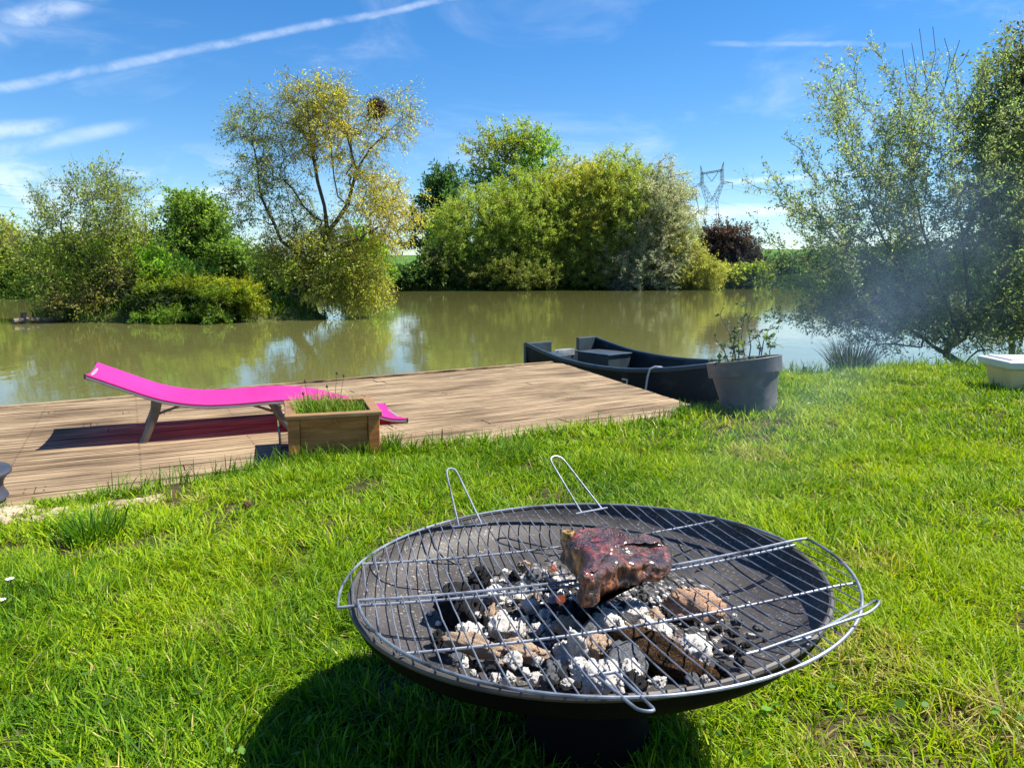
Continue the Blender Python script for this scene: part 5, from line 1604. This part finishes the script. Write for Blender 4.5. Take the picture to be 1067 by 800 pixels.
# crumbs of ash and charcoal between the lumps
for (nm, lab, mt, cnt) in (("ash_crumbs", "pale ash crumbs strewn between the burnt lumps", M_ASHLUMP, 620), ("charcoal_crumbs", "black charcoal crumbs strewn between the burnt lumps", M_BLKLUMP, 520)):
    mb = MB()
    for k in range(cnt):
        a = RND.random() * 6.283; r = abs(RND.gauss(0, .15))
        if r > .31: continue
        x = BOWL_C.x + .02 + r * math.cos(a); y = BOWL_C.y - .01 + r * math.sin(a) * .9
        sz = RND.choice((.0022, .003, .0042, .006))
        e3 = [RND.uniform(.5, 1.5) for _ in range(3)]; th = RND.random() * 6.28
        zz = dish_z(x, y) + .011 * max(0, 1 - (r / .26) ** 2) + .004
        mb.add([(x + (v.x * math.cos(th) - v.y * math.sin(th)) * sz * e3[0] * (1 + .25 * RND.random()), y + (v.x * math.sin(th) + v.y * math.cos(th)) * sz * e3[1], zz + v.z * sz * e3[2]) for v in icoV], icoF)
    tag(mb.build(nm, mt), lab, "crumbs", kind="stuff")

# ------------------------------------------------------------------ grill grates
ROD_A = R(14.4)
gu = Vector((math.cos(ROD_A), math.sin(ROD_A), 0)); gv = Vector((-gu.y, gu.x, 0))


def gz(x, y): return BOWL_C.z + .0367 * (x - BOWL_C.x) - .0128 * (y - BOWL_C.y) + .011


def sag(x, y, c):
    r2 = ((x - c[0]) ** 2 + (y - c[1]) ** 2) / .43 ** 2
    return -.020 * max(0, 1 - r2)


def make_grate(c, rad_g, side, label, rods, handles, dz):
    """Half-moon wire grate: chord along gu through c; side=+1 bulges away from the camera."""
    root = empty("grill_grate", (c[0], c[1], gz(*c)))
    tag(root, label, "grill grate", "half moon grates on the fire bowl")
    o = Vector((c[0], c[1], gz(*c)))

    def pt(a, b, lift=0.0):
        x = c[0] + gu.x * a + gv.x * b * side; y = c[1] + gu.y * a + gv.y * b * side
        return Vector((x, y, gz(x, y) + sag(x, y, (BOWL_C.x, BOWL_C.y)) + dz + lift)) - o
    arc = [pt(rad_g * math.cos(t), rad_g * math.sin(t)) for t in np.linspace(0, math.pi, 72)]
    chord = [pt(a, 0) for a in np.linspace(-rad_g, rad_g, 40)][1:-1]
    MB().tube(arc + chord, .0027, 8, closed=True).build("frame", M_STEEL, root, smooth=True)
    for b in rods:
        w = math.sqrt(rad_g ** 2 - b ** 2)
        MB().tube([pt(a, b, -.006) for a in np.linspace(-w, w, 36)], .0024, 8).build("support_rod", M_STEEL, root, smooth=True)
    mb = MB()
    nb = 34
    for k in range(1, nb):
        a = -rad_g + 2 * rad_g * k / nb + RND.gauss(0, .0009)
        h = math.sqrt(max(0, rad_g ** 2 - a ** 2))
        if h < .02: continue
        mb.tube([pt(a + RND.gauss(0, .0005), b, 0.0005) for b in np.linspace(0, h, max(4, int(h / .03)))], .00125, 6)
    mb.build("wire_bars", M_STEEL, root, smooth=True)
    for (P0, P1, T0, T1) in handles:
        # U-shaped loop hinged on a short bar
        P0, P1, T0, T1 = (Vector(q) - o for q in (P0, P1, T0, T1))
        d = (T0 + T1) / 2 - (P0 + P1) / 2
        loop = [P0, P0.lerp(T0, .5), P0.lerp(T0, .9)]
        mid = (T0 + T1) / 2
        half = (T1 - T0) / 2
        for k in range(7):
            t = math.pi * k / 6
            loop.append(mid - half * math.cos(t) + d.normalized() * half.length * math.sin(t) * .8 - d.normalized() * half.length * .5)
        loop += [P1.lerp(T1, .9), P1.lerp(T1, .5), P1]
        h = MB().tube(loop, .0022, 8).build("handle", M_STEEL, root, smooth=True)
        ex = (P1 - P0) * .28
        MB().tube([P0 - ex, P1 + ex], .0023, 8).build("hinge_bar", M_STEEL, h, smooth=True)
    return root


def hp(u, v, h): return at(u, v, BOWL_C.z + .008 + h)


def raise_pt(foot, u, v, dep):
    """Point seen at (u, v) at the forward distance dep."""
    return far(u, v, dep)


f1a, f1b = hp(478, 548, .004), hp(502, 546, .004)
f2a, f2b = hp(606, 534, .01), hp(627, 530, .012)
back = make_grate((0.130, 1.289), .434, +1, "steel half moon grate on the bowl's far side, two upright handles behind the steak", [.205], [
    (f1a, f1b, far(464.5, 490, f1a.y + .07), far(475, 489, f1a.y + .085)), (f2a, f2b, far(572.5, 478, f2a.y + .06), far(585, 476, f2a.y + .075))], 0.0)
r0, r1 = at(790, 678, gz(.35, .98) + .002), at(833, 667, gz(.41, 1.0) + .003)
q0, q1 = at(620, 703, gz(.1, .93)), at(641, 700, gz(.14, .94))
front = make_grate((0.160, 1.303), .434, -1, "steel half moon grate on the bowl's near side, jutting past the right rim", [.200], [
    (r0, r1, at(908, 637, gz(.5, 1.15) + .03), at(915, 624, gz(.5, 1.15) + .03)),
    (q0, q1, at(664, 739, gz(.15, .8) + .012), at(683, 740, gz(.15, .8) + .012))], 0.007)

# ------------------------------------------------------------------ steak
top_px = [(585, 552.5, .066), (592, 550, .068), (602, 548.5, .068), (617, 546, .066), (628, 545, .064), (638, 545.5, .062), (656, 552, .058), (675, 555, .052), (690, 559, .045), (698, 567, .038), (699.5, 576, .034), (696, 584, .032),
          (687.5, 588, .034), (679, 585, .040), (671, 582, .046), (656, 585.5, .052), (644, 583, .056), (630, 590, .060), (620, 597.5, .062), (608, 596.5, .064), (602, 594, .064), (607, 586, .064), (609.5, 578, .064), (607, 570, .064), (599, 564, .066), (590, 559, .067)]
ZB = gz(.2, 1.27) - .006
OUT = [(at(u, v, ZB + h), h) for u, v, h in top_px]


def resample(loop, m):
    pts = [Vector((p.x, p.y, h)) for p, h in loop]
    d = [0]
    for i in range(len(pts)): d.append(d[-1] + (pts[(i + 1) % len(pts)].xy - pts[i].xy).length)
    res = []
    for k in range(m):
        s_ = d[-1] * k / m
        i = max(j for j in range(len(pts)) if d[j] <= s_)
        t = (s_ - d[i]) / max(1e-9, d[i + 1] - d[i])
        res.append(pts[i].lerp(pts[(i + 1) % len(pts)], t))
    for _ in range(2):
        res = [(res[k - 1] + res[k] * 2 + res[(k + 1) % m]) / 4 for k in range(m)]
    return res


m_ = 260
ring = resample(OUT, m_)
cen = sum((Vector((p.x, p.y, 0)) for p in ring), Vector()) / m_
area = sum(ring[k].x * ring[(k + 1) % m_].y - ring[(k + 1) % m_].x * ring[k].y for k in range(m_))
nrm = []
for k in range(m_):
    t = (ring[(k + 1) % m_] - ring[k - 1]).xy
    n_ = Vector((t.y, -t.x)).normalized() * (1 if area > 0 else -1)
    nrm.append(n_)
st_root = empty("steak", (cen.x, cen.y, ZB))
tag(st_root, "thick charred bone in steak grilling on the grate", "steak")
rows = []
levels = [(-.022, .0), (-.010, .0), (-.003, .06), (.0, .16), (.0015, .30), (-.001, .45), (-.002, .6), (.0, .72), (-.001, .83), (-.005, .92), (-.011, .975), (-.019, 1.0), (-.027, 1.005)]


def steak_pt(x, y, z, amp=1.0):
    q = Vector((x, y, z))
    s1 = noise.noise(q * 30); s2 = noise.noise(q * 75 + Vector((3, 1, 7))); s3 = noise.noise(q * 190)
    return (s1 * .0085 + s2 * .0046 + s3 * .0016) * amp


for off, hz in levels:
    row = []
    for k in range(m_):
        x = ring[k].x + nrm[k].x * off; y = ring[k].y + nrm[k].y * off; z = hz * ring[k].z
        if 0.05 < hz < .99: dn = steak_pt(x, y, z, 1.0)
        else: dn = steak_pt(x, y, z, .4)
        if hz > .99: z += steak_pt(x, y, z + 3, .6)
        row.append((x + nrm[k].x * dn - cen.x, y + nrm[k].y * dn - cen.y, max(z, 0)))
    rows.append(row)
for f in (.9, .82, .74, .66, .58, .5, .42, .34, .26, .18, .1, .04):
    row = []
    for k in range(m_):
        x = cen.x + (ring[k].x + nrm[k].x * -.027 - cen.x) * f; y = cen.y + (ring[k].y + nrm[k].y * -.027 - cen.y) * f
        z = ring[k].z * f + .056 * (1 - f) + .003 * math.sin(f * 6) + steak_pt(x, y, 5, .85)
        row.append((x - cen.x, y - cen.y, z))
    rows.append(row)
mb = MB(); mb.grid(rows, closed=True)
mb.F.append(tuple(range(m_ - 1, -1, -1))); mb.F.append(tuple((len(rows) - 1) * m_ + k for k in range(m_)))
m, nt, out = new_mat("charred_meat")
p = N(nt, "ShaderNodeBsdfPrincipled")
v = coords(nt)
f1 = noise_tex(nt, v, 34, 8, .66, .8); f2 = noise_tex(nt, v, 230, 4, .65); f3 = noise_tex(nt, v, 13, 5, .6, .4); f4 = noise_tex(nt, v, 420, 2, .5)
crust = ramp(nt, f1, [(0.34, (0.008, 0.003, 0.003)), (0.46, (0.040, 0.006, 0.006)), (0.56, (0.15, 0.018, 0.012)), (0.64, (0.30, 0.075, 0.028)), (0.70, (0.60, 0.31, 0.12))])
mpv = N(nt, "ShaderNodeMapping"); mpv.inputs["Scale"].default_value = (1, 1, .35); nt.links.new(v, mpv.inputs[0])
fs = noise_tex(nt, mpv.outputs[0], 40, 7, .62, .5)
side = ramp(nt, fs, [(0.38, (0.006, 0.002, 0.0015)), (0.48, (0.055, 0.014, 0.005)), (0.55, (0.24, 0.070, 0.016)), (0.64, (0.60, 0.28, 0.075))])
sp = N(nt, "ShaderNodeSeparateXYZ"); tcs = N(nt, "ShaderNodeTexCoord"); nt.links.new(tcs.outputs["Normal"], sp.inputs[0])
mk = N(nt, "ShaderNodeMapRange"); mk.inputs["From Min"].default_value = .25; mk.inputs["From Max"].default_value = .7; nt.links.new(sp.outputs[2], mk.inputs["Value"])
mx = N(nt, "ShaderNodeMix"); mx.data_type = 'RGBA'; nt.links.new(mk.outputs[0], mx.inputs[0]); nt.links.new(side, mx.inputs[6]); nt.links.new(crust, mx.inputs[7])
chz = ramp(nt, f3, [(0.42, (1, 1, 1)), (0.58, (.16, .11, .13))])
mx2 = N(nt, "ShaderNodeMix"); mx2.data_type = 'RGBA'; mx2.blend_type = 'MULTIPLY'; mx2.inputs[0].default_value = .85
nt.links.new(mx.outputs[2], mx2.inputs[6]); nt.links.new(chz, mx2.inputs[7])
mx3 = N(nt, "ShaderNodeMix"); mx3.data_type = 'RGBA'
nt.links.new(ramp(nt, f4, [(0.76, (0, 0, 0)), (0.84, (.5, .5, .5))]), mx3.inputs[0]); nt.links.new(mx2.outputs[2], mx3.inputs[6]); mx3.inputs[7].default_value = (.26, .18, .15, 1)
nt.links.new(mx3.outputs[2], p.inputs["Base Color"])
nt.links.new(ramp(nt, f2, [(0.3, (.16, .16, .16)), (0.7, (.55, .55, .55))]), p.inputs["Roughness"])
p.inputs["Specular IOR Level"].default_value = .55
bb = bump(nt, f2, .8, .005, bump(nt, f1, .6, .008))
p.inputs["Coat Weight"].default_value = .5; p.inputs["Coat Roughness"].default_value = .12
nt.links.new(bb, p.inputs["Normal"])
nt.links.new(p.outputs[0], out.inputs[0])
mb.build("meat", m, st_root, smooth=True, angle=180)
# bone end at the left
bt = at(590.5, 556, ZB + .066)
M_BONE = coal_mat("roasted_bone", [(0.35, (0.05, 0.022, 0.008)), (0.5, (0.36, 0.22, 0.075)), (0.68, (0.58, 0.42, 0.19))], 60, .5)
mb = MB()
rows = []
for i in range(7):
    r = [.0125, .0135, .012, .009, .007, .0055, .003][i]; z = [-.012, -.002, .004, .0055, .003, -.002, -.004][i]
    rows.append([((bt.x - cen.x + .003) + r * math.cos(a) * (1 + .18 * math.sin(3 * a)), (bt.y - cen.y) + r * math.sin(a) * .85, .066 + z + .001 * math.sin(5 * a)) for a in np.linspace(0, 6.283, 24, endpoint=False)])
mb.grid(rows, closed=True); mb.F.append(tuple(6 * 24 + k for k in range(24)))
mb.build("bone_end", M_BONE, st_root, smooth=True)

# ------------------------------------------------------------------ small things on the lawn
p_ = at(258, 538, .055)
me = lump_mesh(44, 1.1, .5)
M_CLOD = coal_mat("dried_earth", [(0.35, (0.05, 0.026, 0.015)), (0.6, (0.14, 0.08, 0.05))], 30)
me.materials.append(M_CLOD)
o = bpy.data.objects.new("earth_clod", me); COL.objects.link(o); o.location = (p_.x, p_.y, float(lawn_z(p_.x, p_.y)) + .035); o.scale = (.022, .019, .018)
tag(o, "small brown clod of earth lying in the grass before the deck", "clod")
M_PETAL = surf("white_petal", [(0.3, (0.75, 0.74, 0.74)), (0.7, (0.85, 0.84, 0.84))], 30, rough=.7, bump_s=0)
M_DISC = surf("yellow_disc", [(0.3, (0.6, 0.40, 0.02)), (0.7, (0.75, 0.52, 0.04))], 60, rough=.8)
for (u, v, lab) in ((3, 641, "white daisy at the lawn's left edge, the one nearest the fire bowl's rim line"), (12, 619, "white daisy a little behind the leftmost one"), (843, 420, "white daisy in the lawn right of the big pot")):
    p_ = at(u, v, .11 if v > 500 else .05)
    g_ = float(lawn_z(p_.x, p_.y)); tp = max(.05, p_.z - g_)
    rt = empty("daisy", (p_.x, p_.y, g_)); tag(rt, lab, "daisy", "daisies in the lawn")
    MB().tube([(0, 0, 0), (.004, .002, tp * .6), (0, 0, tp)], .0012, 5).build("stem", M_BARK_GREY, rt)
    mb = MB()
    for k in range(14):
        a = 2 * math.pi * k / 14
        d = Vector((math.cos(a), math.sin(a), .25)); w = Vector((-math.sin(a), math.cos(a), 0)) * .0016
        c0 = Vector((0, 0, tp))
        mb.add([c0 + d * .003 - w, c0 + d * .003 + w, c0 + d * .010 + w * 1.2, c0 + d * .012, c0 + d * .010 - w * 1.2], [(0, 1, 2, 3, 4)])
    mb.build("petals", M_PETAL, rt)
    MB().lathe([(.0032, tp), (.003, tp + .0015), (.001, tp + .0028)], 12).build("disc", M_DISC, rt, smooth=True)

# ------------------------------------------------------------------ smoke drifting off the grill
m, nt, out = new_mat("barbecue_smoke")
tc = N(nt, "ShaderNodeTexCoord")
ln_ = N(nt, "ShaderNodeVectorMath"); ln_.operation = 'LENGTH'; nt.links.new(tc.outputs["Object"], ln_.inputs[0])
fall = N(nt, "ShaderNodeMapRange"); fall.interpolation_type = 'SMOOTHSTEP'
fall.inputs["From Min"].default_value = 1.0; fall.inputs["From Max"].default_value = .15
nt.links.new(ln_.outputs["Value"], fall.inputs["Value"])
mp = N(nt, "ShaderNodeMapping"); mp.inputs["Scale"].default_value = (1.6, 1.0, 1.0); nt.links.new(tc.outputs["Object"], mp.inputs[0])
nz = noise_tex(nt, mp.outputs[0], 1.7, 4, .55, .8)
nr = N(nt, "ShaderNodeMapRange"); nr.inputs["From Min"].default_value = .38; nr.inputs["From Max"].default_value = .68; nt.links.new(nz, nr.inputs["Value"])
mu = N(nt, "ShaderNodeMath"); mu.operation = 'MULTIPLY'; nt.links.new(fall.outputs[0], mu.inputs[0]); nt.links.new(nr.outputs[0], mu.inputs[1])
mu2 = N(nt, "ShaderNodeMath"); mu2.operation = 'MULTIPLY'; nt.links.new(mu.outputs[0], mu2.inputs[0]); mu2.inputs[1].default_value = .08
pv = N(nt, "ShaderNodeVolumePrincipled"); pv.inputs["Color"].default_value = (.42, .64, 1.0, 1); pv.inputs["Anisotropy"].default_value = .15
nt.links.new(mu2.outputs[0], pv.inputs["Density"])
nt.links.new(pv.outputs[0], out.inputs["Volume"])
bm = bmesh.new(); bmesh.ops.create_icosphere(bm, subdivisions=3, radius=1)
me = bpy.data.meshes.new("smoke"); bm.to_mesh(me); bm.free(); me.materials.append(m)
m2 = m.copy(); m2.name = "barbecue_smoke_wisp"
for nd in m2.node_tree.nodes:
    if nd.type == 'MATH' and abs(nd.inputs[1].default_value - .08) < 1e-5: nd.inputs[1].default_value = .24
    if nd.type == 'TEX_NOISE': nd.inputs["Scale"].default_value = 2.4
for (a0, a1, ry, rz_, mat_, lab) in ((Vector((.15, 1.2, .50)), Vector((4.3, 7.2, 1.75)), .75, .62, m, "thin bluish smoke drifting towards the right hand willow"),
                                     (Vector((.10, 1.12, .42)), Vector((1.75, 3.1, 1.05)), .24, .20, m2, "faint wisp of smoke rising off the steak to the right")):
    mm_ = me.copy(); mm_.materials[0] = mat_
    sm = bpy.data.objects.new("smoke", mm_); COL.objects.link(sm)
    sm.location = (a0 + a1) / 2
    sm.rotation_euler = (a1 - a0).to_track_quat('X', 'Z').to_euler()
    sm.scale = ((a1 - a0).length / 2, ry, rz_)
    tag(sm, lab, "smoke", kind="stuff")
